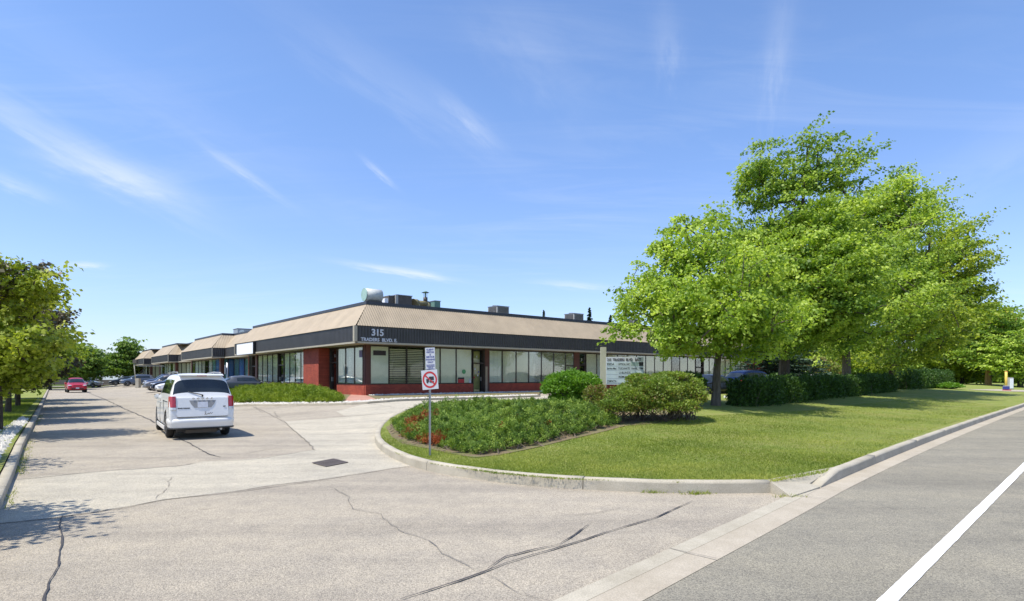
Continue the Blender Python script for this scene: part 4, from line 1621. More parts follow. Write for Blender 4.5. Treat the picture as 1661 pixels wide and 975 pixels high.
# ------------------------------------------------------------------ white minivan
def minivan():
    RLc = G(275, 715.5)                      # ground under the rear left corner
    h = Vector((-.578, .816, 0)).normalized()
    lat = Vector((-h.y, h.x, 0))
    rz = math.atan2(h.y, h.x)
    S = 1.04
    t = thing('minivan', 'white minivan driving away down the driveway, brake side towards the camera', 'minivan', (0, 0, 0), rz)
    t['label'] = 'white minivan seen from behind standing in the middle of the driveway'
    o = RLc - lat * .97 * .86
    t.location = (o.x, o.y, gz(o.x, o.y) + LOTZ + .012)
    t.scale = (S, .86, 1.07)
    white = paintmat('white_paint', (.80, .80, .79), .3, 0, .02)
    st = [  # x, zb, zbelt, ztop, wl, wb, wt
        (0.02, .34, .50, .56, .86, .90, .84),
        (0.05, .33, .80, .88, .93, .955, .90),
        (0.10, .32, .98, 1.06, .95, .965, .92),
        (0.12, .31, 1.03, 1.12, .955, .965, .92),
        (0.14, .31, 1.06, 1.16, .96, .965, .905),
        (0.31, .28, 1.08, 1.665, .965, .965, .785),
        (0.36, .26, 1.08, 1.70, .97, .965, .77),
        (0.46, .25, 1.08, 1.725, .97, .965, .765),
        (0.62, .22, 1.08, 1.735, .975, .965, .765),
        (1.55, .20, 1.08, 1.755, .98, .965, .775),
        (1.63, .20, 1.08, 1.755, .98, .965, .775),
        (2.60, .20, 1.07, 1.745, .98, .965, .775),
        (2.70, .20, 1.07, 1.735, .98, .965, .775),
        (3.20, .20, 1.06, 1.66, .98, .96, .745),
        (3.62, .20, 1.05, 1.42, .98, .955, .72),
        (3.98, .20, 1.03, 1.17, .975, .95, .74),
        (4.08, .20, 1.01, 1.10, .97, .95, .78),
        (4.60, .22, .90, .99, .96, .93, .78),
        (4.98, .24, .72, .83, .90, .86, .74),
        (5.10, .30, .50, .60, .74, .70, .62),
    ]
    sm = {4: {'top': 1, 'narrow': 1}, 5: {'top': 0}, 7: {'side': 2}, 8: {'side': 2}, 9: {'side': 2}, 10: {'side': 2}, 11: {'side': 2}, 12: {'side': 2}, 13: {'top': 1, 'side': 2}, 14: {'top': 1}}
    car_body(t, st, sm, white, (1.02, 4.06), .345, .955, CG)
    for ax in (1.02, 4.06):
        for s in (-1, 1):
            wheel(t, (ax, s * .86, .345), .345, .23, 5, s)
    # rear bumper, swept round the corners
    def sweep(name, prof, plan, mat, parent=t):
        bm = bmesh.new(); prev = None
        for i, (px_, py_) in enumerate(plan):
            a = plan[max(i - 1, 0)]; b = plan[min(i + 1, len(plan) - 1)]
            tx, ty = b[0] - a[0], b[1] - a[1]; ln = math.hypot(tx, ty); nx, ny = ty / ln, -tx / ln
            if nx > 0 and abs(py_) < .7: nx, ny = -nx, -ny
            if i > 0 and abs(py_) >= .7 and (ny * py_) < 0: nx, ny = -nx, -ny
            if i == 0 and ny * py_ < 0: nx, ny = -nx, -ny
            ring = [bm.verts.new((px_ + nx * q, py_ + ny * q, z)) for q, z in prof]
            if prev:
                for k in range(len(ring) - 1):
                    f = bm.faces.new((prev[k], prev[k + 1], ring[k + 1], ring[k])); f.smooth = True
            prev = ring
        return obj(name, bm, mat, parent)
    plan = [(.60, .955), (.36, .955), (.20, .945), (.10, .90), (.04, .80), (.01, .65), (0, .4), (0, 0), (0, -.4), (.01, -.65), (.04, -.80), (.10, -.90), (.20, -.945), (.36, -.955), (.60, -.955)]
    sweep('rear_bumper', [(-.06, .30), (.015, .305), (.03, .33), (.035, .40), (.052, .425), (.058, .49), (.048, .53), (.01, .55), (-.06, .555)], plan, white)
    sweep('bumper_lip', [(-.06, .27), (.045, .275), (.05, .30), (-.04, .302)], plan, 'black')
    # lift gate panel edges, painted shade of the plate recess, badge, lights
    bm = bmesh.new()
    for s in (-1, 1):
        for k, (z, x_, w) in enumerate(((.66, .015, .06), (.76, .03, .10))):
            pass
    bm.free()
    def poly_panel(name, pts, mat, depth=.012, parent=t, bev=0):
        """pts in (y,z) with x from hatch profile"""
        def hx(z):
            for (z0, x0), (z1, x1) in zip(((.50, .0), (.88, .043), (1.10, .085), (1.22, .14), (1.63, .32), (1.72, .44)), ((.88, .043), (1.10, .085), (1.22, .14), (1.63, .32), (1.72, .44), (1.9, .5))):
                if z <= z1:
                    return x0 + (x1 - x0) * (z - z0) / (z1 - z0)
            return .5
        b = bmesh.new()
        fr = [b.verts.new((hx(z) - .012 - depth, y, z)) for y, z in pts]
        bk = [b.verts.new((hx(z) + .03, y, z)) for y, z in pts]
        b.faces.new(fr); b.faces.new(bk[::-1])
        for i in range(len(pts)):
            j = (i + 1) % len(pts)
            b.faces.new((fr[i], bk[i], bk[j], fr[j]))
        return obj(name, b, mat, parent, bevel=bev)
    grey = paintmat('white_paint_shaded', (.62, .62, .62), .35, 0, .03)  # white paint greyed for shade on the downward facing lower hatch; unused
    poly_panel('tailgate', [(-.74, .60), (.74, .60), (.775, .66), (.78, 1.10), (-.78, 1.10), (-.775, .66)], white, .018, bev=.006)
    poly_panel('plate_recess_shade', [(-.40, 1.035), (.40, 1.035), (.34, .93), (.25, .84), (-.25, .84), (-.34, .93)], plain('plate_recess_shade', (.30, .30, .30), .5), .019)  # grey panel on the tailgate, its colour stands for the recess shade
    poly_panel('license_plate', [(-.155, .99), (.155, .99), (.155, .845), (-.155, .845)], plain('plate_pale', (.62, .64, .70), .5, var=.12, scale=9), .024)
    poly_panel('seam', [(-.75, .594), (.75, .594), (.75, .582), (-.75, .582)], 'black', .006)
    for i, ch in enumerate('DODGE'):
        text('badge', ch, .062, 'chrome', t, frame_mtx(Vector((.038, .27 - i * .135, 1.062)), (0, -1, 0)), .006, 'CENTER', .003, 1.2, xscale=1.5)
    text('badge', 'GRAND CARAVAN', .042, 'black', t, frame_mtx(Vector((.012, .74, .815)), (0, -1, 0)), .004, 'LEFT', .002)
    text('badge', 'SXT', .042, 'black', t, frame_mtx(Vector((.012, -.62, .845)), (0, -1, 0)), .004, 'LEFT', .002)
    # small dark decal
    bm = bmesh.new()
    for k, (y0, z0, y1, z1) in enumerate(((-.10, .64, -.06, .72), (-.06, .72, -.09, .73), (-.09, .70, -.05, .64), (-.12, .655, -.16, .69), (-.16, .69, -.18, .66), (-.18, .66, -.22, .70), (-.22, .70, -.24, .67), (-.24, .67, -.29, .70))):
        cyl(bm, (-.022, y0, z0), (-.022, y1, z1), .006, seg=6)
    obj('decal', bm, 'signblack', t)
    for s in (1, -1):
        b = bmesh.new()
        prof = [(.995, .81), (.985, .97), (.965, 1.13)]
        def lens(z0, z1, mat, name):
            b = bmesh.new()
            ring0, ring1 = [], []
            for z, ring in ((z0, ring0), (z1, ring1)):
                f_ = (z - .8) / .34
                yb = .972 - f_ * .004; xo = .03 + .045 * f_
                for (x_, y_) in ((xo + .27, yb + .004), (xo + .12, yb + .012), (xo + .03, yb - .02), (xo - .022, yb - .08), (xo - .03, yb - .185 + f_ * .01), (xo + .05, yb - .185), (xo + .25, yb - .1)):
                    ring.append(b.verts.new((x_, s * y_, z)))
            n_ = len(ring0)
            for i in range(n_):
                j = (i + 1) % n_
                b.faces.new((ring0[i], ring0[j], ring1[j], ring1[i]))
            b.faces.new(ring0); b.faces.new(ring1)
            return obj(name, b, mat, t, bevel=.006)
        tl = lens(.855, 1.145, 'redlens', 'tail_light')
        c = lens(.79, .853, 'clearlens', 'reverse_lens'); c.parent = tl
    # spoiler lip with brake light, wiper
    bm = bmesh.new()
    vs = box(bm, (.33, 0, 1.715), (.24, 1.36, .03), rot=Matrix.Rotation(R(-8), 3, 'Y')); obj('spoiler', bm, white, t, bevel=.012)
    bm = bmesh.new(); box(bm, (.225, 0, 1.69), (.03, .30, .018)); obj('brake_light', bm, 'redlens', t)
    bm = bmesh.new(); cyl(bm, (.10, -.02, 1.175), (.17, .42, 1.26), .011, seg=6); cyl(bm, (.10, 0, 1.16), (.07, 0, 1.15), .03, seg=8); obj('wiper', bm, 'black', t)
    bm = bmesh.new()
    for s in (-1, 1):
        for xx in (.75, 1.9, 3.0):
            cyl(bm, (xx, s * .66, 1.73), (xx, s * .66, 1.79), .02, seg=6)
        cyl(bm, (.62, s * .66, 1.775), (1.9, s * .66, 1.80), .019, seg=8); cyl(bm, (1.9, s * .66, 1.80), (3.05, s * .66, 1.765), .019, seg=8)
    obj('roof_rail', bm, 'galv', t)
    # thing on the parcel shelf seen through the glass: pale bag
    # mirrors, handles
    for s in (-1, 1):
        bm = bmesh.new(); box(bm, (3.62, s * .995, 1.06), (.13, .18, .15)); mo = obj('mirror', bm, white, t, bevel=.04)
        bm = bmesh.new(); cyl(bm, (3.64, s * .90, 1.02), (3.64, s * 1.0, 1.06), .03, seg=8); a_ = obj('mirror_arm', bm, 'black', t); a_.parent = mo
        for xx in (2.45, 2.82):
            bm = bmesh.new(); box(bm, (xx, s * .985, .93), (.17, .03, .035)); obj('door_handle', bm, white, t, bevel=.01)
        bm = bmesh.new()
        box(bm, (1.25, s * .972, .99), (1.35, .012, .018))
        for xx in (1.62, 2.64):
            box(bm, (xx, s * .986, .62), (.012, .012, .80))
        obj('door_seam', bm, 'black', t)
        bm = bmesh.new(); box(bm, (2.5, s * .985, .245), (2.4, .03, .12)); obj('side_skirt', bm, white, t, bevel=.01)
    bm = bmesh.new(); cyl(bm, (.0, -.55, .25), (.5, -.55, .27), .035, seg=10); obj('exhaust_pipe', bm, 'galv', t)
    bm = bmesh.new(); box(bm, (2.5, 0, .24), (4.4, 1.45, .12)); obj('underbody', bm, 'black', t)
    bm = bmesh.new(); box(bm, (.62, 0, .20), (.7, 1.0, .12)); obj('muffler', bm, 'hvacd', t, bevel=.03)
    bm = bmesh.new(); box(bm, (.40, -.66, .28), (.02, .18, .08)); obj('reflector', bm, 'redlens', t)


minivan()

# ------------------------------------------------------------------ generic cars (built once per kind and colour)
SUVST = [
    (0.03, .40, .62, .70, .78, .80, .72), (0.08, .34, .86, .95, .88, .89, .82), (0.14, .32, 1.00, 1.08, .90, .90, .82), (0.22, .31, 1.02, 1.14, .905, .90, .78),
    (0.55, .28, 1.02, 1.53, .91, .90, .64), (0.66, .27, 1.02, 1.59, .91, .90, .64), (0.80, .26, 1.01, 1.62, .915, .90, .65),
    (1.45, .25, 1.00, 1.66, .92, .90, .67), (1.53, .25, 1.00, 1.66, .92, .90, .67), (2.35, .25, .98, 1.64, .92, .90, .66), (2.43, .25, .98, 1.63, .92, .90, .66),
    (2.75, .25, .98, 1.58, .92, .90, .64), (3.15, .25, .97, 1.30, .92, .895, .66), (3.42, .26, .96, 1.07, .92, .89, .72), (3.55, .26, .95, 1.03, .915, .89, .74),
    (4.10, .28, .88, .97, .90, .87, .72), (4.38, .30, .74, .84, .85, .82, .68), (4.50, .36, .54, .62, .72, .70, .58)]
SUVM = {3: {'top': 1, 'narrow': 1}, 6: {'side': 2}, 7: {'side': 2}, 8: {'side': 2}, 9: {'side': 2}, 10: {'side': 2}, 11: {'top': 1, 'side': 2}, 12: {'top': 1}}
SEDST = [
    (0.03, .40, .60, .68, .76, .78, .70), (0.10, .30, .84, .92, .86, .87, .78), (0.25, .28, .92, 1.00, .88, .88, .78), (0.75, .26, .93, 1.03, .89, .88, .72),
    (1.25, .25, .94, 1.33, .90, .88, .60), (1.38, .25, .94, 1.38, .90, .88, .60), (1.52, .25, .93, 1.41, .90, .88, .61), (2.10, .25, .92, 1.44, .91, .88, .62), (2.18, .25, .92, 1.44, .91, .88, .62),
    (2.75, .25, .92, 1.41, .91, .88, .61), (2.85, .25, .91, 1.38, .91, .88, .60), (3.25, .25, .90, 1.15, .91, .87, .64), (3.55, .25, .88, .97, .905, .87, .70), (3.65, .25, .87, .95, .90, .87, .72),
    (4.25, .27, .78, .86, .88, .84, .70), (4.55, .30, .66, .74, .82, .78, .64), (4.66, .36, .50, .57, .68, .66, .54)]
SEDM = {3: {'top': 1, 'narrow': 1}, 6: {'side': 2}, 7: {'side': 2}, 8: {'side': 2}, 9: {'side': 2}, 10: {'top': 1, 'side': 2}, 11: {'top': 1}}


def car(kind, paint, loc, heading, label, cat, group=None, scale=1.0, name=None):
    suv = kind == 'suv'
    st, sm = (SUVST, SUVM) if suv else (SEDST, SEDM)
    Ln = st[-1][0]
    t = thing(name or ('parked_suv' if suv else 'parked_car'), label, cat, loc, heading, group)
    t.scale = (scale,) * 3
    # origin: middle of the car
    st2 = [(s[0] - Ln / 2, *s[1:]) for s in st]
    car_body(t, st2, sm, paint, (.85 - Ln / 2, Ln / 2 - .85), .34 if suv else .31, .89, CG, 2)
    wr = .35 if suv else .32
    for ax in (.85 - Ln / 2, Ln / 2 - .85):
        for s in (-1, 1):
            wheel(t, (ax, s * .80, wr), wr, .22, 5, s)
    hf = Ln / 2; zl = .80 if suv else .66
    for s in (-1, 1):
        bm = bmesh.new()
        bmesh.ops.create_uvsphere(bm, u_segments=14, v_segments=8, radius=1, matrix=Matrix.Translation((hf - .20, s * .66, zl)) @ Matrix.Diagonal((.16, .19, .065, 1)))
        obj('headlight', bm, 'clearlens', t, smooth=True)
        bm = bmesh.new()
        bmesh.ops.create_uvsphere(bm, u_segments=14, v_segments=8, radius=1, matrix=Matrix.Translation((-hf + .14, s * .70, zl + .12)) @ Matrix.Diagonal((.13, .18, .10, 1)))
        obj('tail_light', bm, 'redlens', t, smooth=True)
        bm = bmesh.new()
        bmesh.ops.create_uvsphere(bm, u_segments=10, v_segments=8, radius=1, matrix=Matrix.Translation((hf - 1.45, s * 1.0, 1.04 if suv else .95)) @ Matrix.Diagonal((.08, .12, .08, 1)))
        obj('mirror', bm, paint, t, smooth=True)
        for xx in (-.55, .35):
            bm = bmesh.new(); box(bm, (xx, s * .915, .88 if suv else .80), (.15, .03, .03)); obj('door_handle', bm, paint, t, bevel=.008)
    bm = bmesh.new()
    pts = [(-.40, zl + .03), (.40, zl + .03), (.36, zl - .10), (-.36, zl - .10)]
    def fx(z):  # front face x at height z
        return hf - (.20 if z > .7 else .085 if z > .5 else .045)
    box(bm, (hf - .11, 0, zl - .05), (.10, .80, .11)); obj('grille', bm, 'black', t, bevel=.02)
    bm = bmesh.new(); box(bm, (hf - .055, 0, .44), (.12, 1.15, .14)); obj('air_intake', bm, 'black', t, bevel=.03)
    bm = bmesh.new(); box(bm, (hf + .005, 0, .50), (.02, .31, .15)); obj('license_plate', bm, 'signwhite', t)
    bm = bmesh.new(); box(bm, (-hf + .02, 0, .70 if suv else .60), (.05, .31, .15)); obj('license_plate', bm, 'signwhite', t)
    bm = bmesh.new(); box(bm, (0, 0, .26), (Ln - 1.0, 1.3, .1)); obj('underbody', bm, 'black', t)
    if suv:
        bm = bmesh.new()
        for s in (-1, 1):
            cyl(bm, (-1.4, s * .60, 1.66), (.3, s * .60, 1.69), .018, seg=8)
        obj('roof_rail', bm, 'black', t)
    return t


PT = {k: paintmat('paint_' + k, *v) for k, v in dict(
    red=((.42, .012, .022), .3, .15), dark=((.022, .024, .030), .25, .3), bluegrey=((.13, .155, .20), .3, .5), navy=((.012, .015, .030), .25, .35),
    taupe=((.22, .195, .18), .3, .5), white=((.78, .78, .78), .3, 0), grey=((.12, .125, .13), .28, .5), silver=((.45, .46, .48), .3, .5), blue=((.012, .025, .09), .25, .35)).items()}
p = G(124, 637); p = W(123, 637, p.y + 1.2)
car('suv', PT['red'], (p.x, p.y, gz(p.x, p.y) + .02), math.atan2(-p.y, -p.x) + R(4), 'red SUV driving towards the camera on the driveway', 'suv', name='moving_suv', scale=1.0)
p = W(141, 620, 96)
car('suv', PT['silver'], (p.x, p.y, gz(p.x, p.y) + .02), math.atan2(-p.y, -p.x) + R(60), 'pale silver car crossing far behind the red SUV', 'car', name='distant_car')
hd = math.atan2(-A.y, -A.x)
row = [(60.3, 'sedan', 'white', 'white car parked nose out, mostly hidden behind the white minivan', 8.9, 1),
       (64.1, 'suv', 'navy', 'dark navy SUV parked nose out between the taupe and the white car', 9.0, 1),
       (70.4, 'suv', 'taupe', 'taupe SUV parked nose out right of the small shrub island', 9.2, 1),
       (80.5, 'suv', 'blue', 'dark blue SUV parked just right of the pale lamp base', 10.6, 1),
       (101.2, 'suv', 'bluegrey', 'blue grey SUV parked nose out left of the pale lamp base', 10.4, 1),
       (106.0, 'suv', 'navy', 'dark SUV parked beyond the blue grey SUV', 11.0, 1),
       (110.5, 'sedan', 'dark', 'black car farthest along the row of parked cars', 10.0, 1)]
for v_, kd, col_, lab, u0, _ in row:
    c = A * (u0 + 2.3) + D * v_
    car(kd, PT[col_], (c.x, c.y, gz(c.x, c.y) + .02), hd + R(random.uniform(-3, 3)), lab, 'suv' if kd == 'suv' else 'car', 'cars parked nose out along the left wing')
# grey car behind the van, nose towards the building
px_end = 397; t_ = (px_end - CX) / F
v_ = 46.5
c = A * 12.6 + D * v_
car('sedan', PT['grey'], (c.x, c.y, gz(c.x, c.y) + .02), math.atan2(A.y, A.x), 'grey car parked nose in, showing its hood right of the white minivan', 'car')
# cars at the right behind the hedge
c = W(1222, 640, 42.0); c.z = gz(c.x, c.y) + .02
car('suv', PT['blue'], c, math.atan2(A.y, A.x) - R(12), 'dark blue SUV half hidden behind the hedge', 'suv', scale=1.02)
c = W(1150, 645, 38.5); c.z = gz(c.x, c.y) - .02
car('sedan', PT['dark'], c, math.atan2(A.y, A.x) + R(178), 'black car behind the trunk of the nearest maple', 'car')

for k_ in ('dark', 'navy', 'blue'):
    pb = PT[k_].node_tree.nodes['Principled BSDF']; pb.inputs['Coat Weight'].default_value = .1; pb.inputs['Specular IOR Level'].default_value = .35

# ------------------------------------------------------------------ signs
def parking_sign():
    b = G(697.5, 738, LAWNH)
    b.z = lawnz(b.x, b.y)
    t = thing('parking_sign', 'metal post with a white parking notice above a no trucks sign', 'sign', b)
    sc_ = F / b.y          # px per metre here
    hgt = (738 - 563) / sc_
    bm = bmesh.new()
    w = .036
    # perforated U channel post
    box(bm, (0, 0, hgt / 2 - .15), (w, .004, hgt + .3)); box(bm, (-w / 2, -.012, hgt / 2 - .15), (.004, .026, hgt + .3)); box(bm, (w / 2, -.012, hgt / 2 - .15), (.004, .026, hgt + .3))
    ang = math.atan2(b.x, b.y)
    po = obj('post', bm, 'galv', t)
    rz = R(1.0)
    z0 = (738 - 630.5) / sc_; z1 = (738 - 599) / sc_
    roll = Matrix.Rotation(R(-5), 4, 'Y')
    zc = (z0 + z1) / 2; hh = z1 - z0
    ww = .335
    base = Matrix.Translation((0.002, -.035, zc)) @ Matrix.Rotation(R(-6), 4, 'Z') @ roll
    bm = bmesh.new(); box(bm, (0, 0, 0), (ww, .004, hh)); bmesh.ops.transform(bm, matrix=base, verts=bm.verts); pl = obj('plate', bm, 'signwhite', t, bevel=.0015)
    # ring and slash
    bm = bmesh.new()
    ro, ri = .152, .118; sg = 40
    a0 = []; a1 = []
    for i in range(sg):
        a = 2 * math.pi * i / sg
        a0.append(bm.verts.new((ro * math.cos(a), -.0045, ro * math.sin(a) * 1.12))); a1.append(bm.verts.new((ri * math.cos(a), -.0045, ri * math.sin(a) * 1.12)))
    for i in range(sg):
        j = (i + 1) % sg
        bm.faces.new((a0[i], a0[j], a1[j], a1[i]))
    bmesh.ops.transform(bm, matrix=base, verts=bm.verts)
    rg = obj('prohibition_ring', bm, 'signred', t); rg.parent = pl
    bm = bmesh.new(); box(bm, (0, -.0075, 0), (.26, .001, .026), rot=Matrix.Rotation(R(46), 3, 'Y')); bmesh.ops.transform(bm, matrix=base, verts=bm.verts)
    sl = obj('slash', bm, 'signred', t); sl.parent = pl
    bm = bmesh.new()
    def q(x0, x1, z0_, z1_): box(bm, ((x0 + x1) / 2, -.0058, (z0_ + z1_) / 2), (x1 - x0, .001, z1_ - z0_))
    q(-.015, .085, -.01, .062)            # cargo box
    q(-.075, -.020, -.035, .018)          # cab
    q(-.075, .085, -.045, -.0355)
    for xx in (-.055, .02, .062):
        cyl(bm, (xx, -.0052, -.048), (xx, -.0064, -.048), .019, seg=12)
    bmesh.ops.transform(bm, matrix=base, verts=bm.verts)
    tr = obj('truck_symbol', bm, 'signblack', t); tr.parent = pl
    # upper notice
    z0 = (738 - 598) / sc_; z1 = (738 - 563) / sc_
    zc2 = (z0 + z1) / 2
    base2 = Matrix.Translation((.01, -.032, zc2)) @ Matrix.Rotation(R(-4), 4, 'Z') @ Matrix.Rotation(R(-2), 4, 'Y')
    bm = bmesh.new(); box(bm, (0, 0, 0), (.20, .004, z1 - z0)); bmesh.ops.transform(bm, matrix=base2, verts=bm.verts); p2 = obj('plate', bm, 'signwhite', t, bevel=.0015)
    lines = [('CLIENT', .045), ('VISITOR', .045), ('&', .04), ('SERVICE', .047), ('PARKING', .045), ('ONLY', .045), ('UNAUTHORIZED', .022), ('VEHICLES WILL BE', .02), ('TOWED AT', .02), ("OWNER'S EXPENSE", .02)]
    z = (z1 - z0) / 2 - .055
    for s_, sz in lines:
        tx = text('notice_text', s_, sz, 'bluepl', t, base2 @ frame_mtx(Vector((0, -.004, z)), (1, 0, 0)), .0008, 'CENTER', .0012)
        tx.parent = p2
        z -= sz * 1.08 + .003 if sz > .03 else sz * 1.35
    bm = bmesh.new()
    for zz_ in (zc, zc2 + .12, zc2 - .15):
        cyl(bm, (.002, -.045, zz_), (.002, -.03, zz_), .007, seg=8)
    obj('bolt', bm, 'galv', t)


parking_sign()


def directory():
    y = 24.5
    b = W(979, 640, y); b.z = lawnz(b.x, b.y)
    sc_ = F / y
    X = lambda px: (px - 979) / sc_
    Z = lambda py: ZC - (py - HZ) / sc_ - b.z
    t = thing('directory_sign', 'pale tenant directory board on two beige posts behind the bushes', 'sign', b)
    bm = bmesh.new(); box(bm, (X(979), .06, Z(563) / 2 - .1), (.24, .14, Z(563) + .2)); obj('post', bm, 'postbeige', t, bevel=.01)
    bm = bmesh.new(); box(bm, (X(1041), .10, Z(582) / 2 - .1), (.14, .12, Z(582) + .2)); obj('post', bm, 'postbeige', t, bevel=.01)
    x0, x1, zt, zb = X(983), X(1043.5), Z(579), Z(624)
    bm = bmesh.new(); box(bm, ((x0 + x1) / 2, 0.0, (zt + zb) / 2), (x1 - x0, .06, zt - zb)); bd = obj('board', bm, 'signwhite', t, bevel=.006)
    def panel(a, b_, c, d_, mat):
        bm = bmesh.new(); box(bm, (X((a + b_) / 2), -.036, Z((c + d_) / 2)), ((b_ - a) / sc_, .01, (d_ - c) / sc_)); o = obj('panel', bm, mat, t); o.parent = bd
    rows = [(587.5, 593.7), (594.5, 600.5), (601.3, 607.3), (608, 614), (615, 621)]
    for (a, b_) in rows:
        panel(983.5, 1000.5, a, b_, 'signgrey'); panel(1001.5, 1022, a, b_, 'signgrey')
    panel(1023, 1036, 587.5, 593.7, plain('green_panel', (.34, .44, .40), .5)); panel(1036.5, 1043.3, 587.5, 593.7, 'signblack')
    for (a, b_) in rows[1:]:
        panel(1023, 1043.3, a, b_, 'signgrey')
    def tx(s_, px, py, sz, bold=.004, m_='signblack', wpx=16.0):
        o = text('sign_text', s_, sz, m_, t, frame_mtx(Vector((0, 0, 0)), (1, 0, 0)), .002, 'LEFT', bold); o.parent = bd
        xs_ = [v.co.x for v in o.data.vertices]; k_ = min(1.0, (wpx / sc_) / (max(xs_) - min(xs_)))
        o.data.transform(Matrix.Translation((X(px), -.042, Z(py))) @ Matrix.Diagonal((k_, 1, 1, 1)))
    tx('315  TRADERS  BLVD   EAST', 984.5, 585.4, .150, .004, 'signblack', 55)
    for s_, px, py in (('ESDA', 984.5, 592.4), ('Service Max', 984, 599.2), ('COMFACTA', 984, 620), ('OPTICAL INC', 1002.5, 592.4), ('TUSCANATE', 1002.5, 599.4), ('U-BLINDS', 1003.5, 606.2), ('REMAX', 1003, 613), ('PANEL TRIM', 1024, 599.4)):
        tx(s_, px, py, .115 if len(s_) > 9 else .125, .0025, 'signblack', 15.5 if px < 1001 else 18.5)


directory()
# small sign on a grey post in front of the blue windows
b = A * 11.0 + D * 58.5; b.z = gz(b.x, b.y)
b2 = W(368.5, 631, 44.5); b2.z = gz(b2.x, b2.y)
t = thing('sign_post', 'grey post with a small white sign in front of the blue windows', 'sign', b2)
sc_ = F / 44.5
bm = bmesh.new(); hh = (631 - 577) / sc_; cyl(bm, (0, 0, 0), (0, 0, hh), .075, seg=10); obj('post', bm, 'galv', t)
bm = bmesh.new(); box(bm, (-.11, -.09, (631 - 588) / sc_), (.06, .40, .66), rot=R(22)); obj('plate', bm, 'signwhite', t, bevel=.005)
# flood light mast with concrete base on the far island
b = W(224, 625, 78.0); b.z = gz(b.x, b.y)
sc_ = F / 78
t = thing('lamp_post', 'pale slim flood light mast on a square concrete base between parked cars', 'lamp post', b)
bm = bmesh.new(); box(bm, (0, 0, .62), (.48, .48, 1.3)); obj('base', bm, 'kerb', t, bevel=.03)
bm = bmesh.new(); cyl(bm, (-.35, 0, 1.0), (-.55, 0, 3.5), .06, seg=8); obj('mast', bm, 'postbeige', t)
bm = bmesh.new(); box(bm, (-.35, 0, 3.5), (.55, .4, .5)); obj('lamp', bm, 'hvacd', t, bevel=.03)
bm = bmesh.new(); box(bm, (1.6, .1, 2.9), (3.6, .05, .05)); obj('arm', bm, 'galv', t)
# concrete island below it
ic = A * 10.3 + D * 92.5
isl2 = [A * u_ + D * w_ for u_, w_ in ((8.9, 90.4), (9.0, 98.6), (15.5, 98.6), (15.5, 90.4))]
# utility marker, cabinet and buckets at the far right
b = W(1632, 634, 62.0); b.z = lawnz(b.x, b.y); sc_ = F / 62
t = thing('marker_post', 'tall yellow utility marker post at the far right of the lawn', 'marker post', b)
bm = bmesh.new(); cyl(bm, (0, 0, 0), (0, 0, (633 - 602) / sc_), .12, seg=10); obj('post', bm, 'yellow', t)
bm = bmesh.new(); cyl(bm, (0, 0, 1.95), (0, 0, 2.0), .125, seg=10); obj('cap', bm, 'signred', t)
b = W(1638, 630, 66.0); b.z = lawnz(b.x, b.y)
t = thing('utility_cabinet', 'pale grey utility cabinet right behind the yellow post', 'cabinet', b)
bm = bmesh.new(); box(bm, (0, 0, .65), (.52, .5, 1.35)); obj('body', bm, 'hvac', t, bevel=.05)
bm = bmesh.new(); box(bm, (-.02, -.26, .65), (.4, .02, 1.1)); obj('door', bm, 'white', t)
b = W(1632, 636, 60.0); b.z = lawnz(b.x, b.y)
t = thing('newspaper_box', 'low dark blue box with red base at the foot of the yellow post', 'box', b)
bm = bmesh.new(); box(bm, (0, 0, .28), (.46, .4, .34)); obj('body', bm, 'bluepl', t, bevel=.03)
bm = bmesh.new(); box(bm, (0.05, 0, .05), (.6, .42, .1)); obj('base', bm, 'signred', t)
bm = bmesh.new(); box(bm, (0.0, 0, .48), (.36, .36, .05)); obj('lid', bm, 'signwhite', t)
# white parking stop below the blue SUV
c = W(1194, 650, 31.5); c.z = lawnz(c.x, c.y)
bm = bmesh.new(); box(bm, (0, 0, .05), (1.35, .16, .16), rot=0); o = obj('parking_stop', bm, 'paint', None, bevel=.02); o.location = (c.x, c.y, gz(c.x, c.y) + .12); o.rotation_euler = (0, 0, R(8))
tag(o, 'white concrete parking stop below the rear wheel of the blue SUV', 'parking stop')
# second driveway far right
p0, p1, p2, p3 = G(1570, 632, .12), G(1661, 634.5, .12), G(1720, 640, .12), G(1640, 636.5, .12)
sheet('far_sidewalk', [(q.x, q.y) for q in (G(1568, 632.5, .13), G(1700, 637, .13), G(1700, 634, .13), G(1620, 631.8, .13))], 'gutter', .02, 3, lawnz)
# far end: white fence, dark barrier strip, street
sheet('far_street', [tuple(v2(D * 128 + A * u_)) for u_ in (-30,)] + [tuple(v2(D * 128 + A * 40)), tuple(v2(D * 137 + A * 40)), tuple(v2(D * 137 + A * -30))], 'road', .03, 6)
t = thing('white_fence', 'pale white sheet fence beyond the end of the driveway', 'fence', W(174, 612, 125))
bm = bmesh.new()
for k in range(9):
    box(bm, (-4 + k * 1.0, 0, .9), (.96, .06, 1.9 + .12 * math.sin(k)))
obj('panel', bm, 'white', t)
bm = bmesh.new()
for k in range(10):
    box(bm, (-4.5 + k, .06, .9), (.06, .06, 2.1))
obj('post', bm, 'galv', t)
t.location.z = .3
t = thing('guard_wall', 'low dark barrier wall across the far end of the driveway', 'barrier', W(150, 618, 112))
t.location.z = .2
bm = bmesh.new(); box(bm, (-2, 0, .45), (16, .3, .9)); obj('wall', bm, 'hvacd', t, bevel=.03)

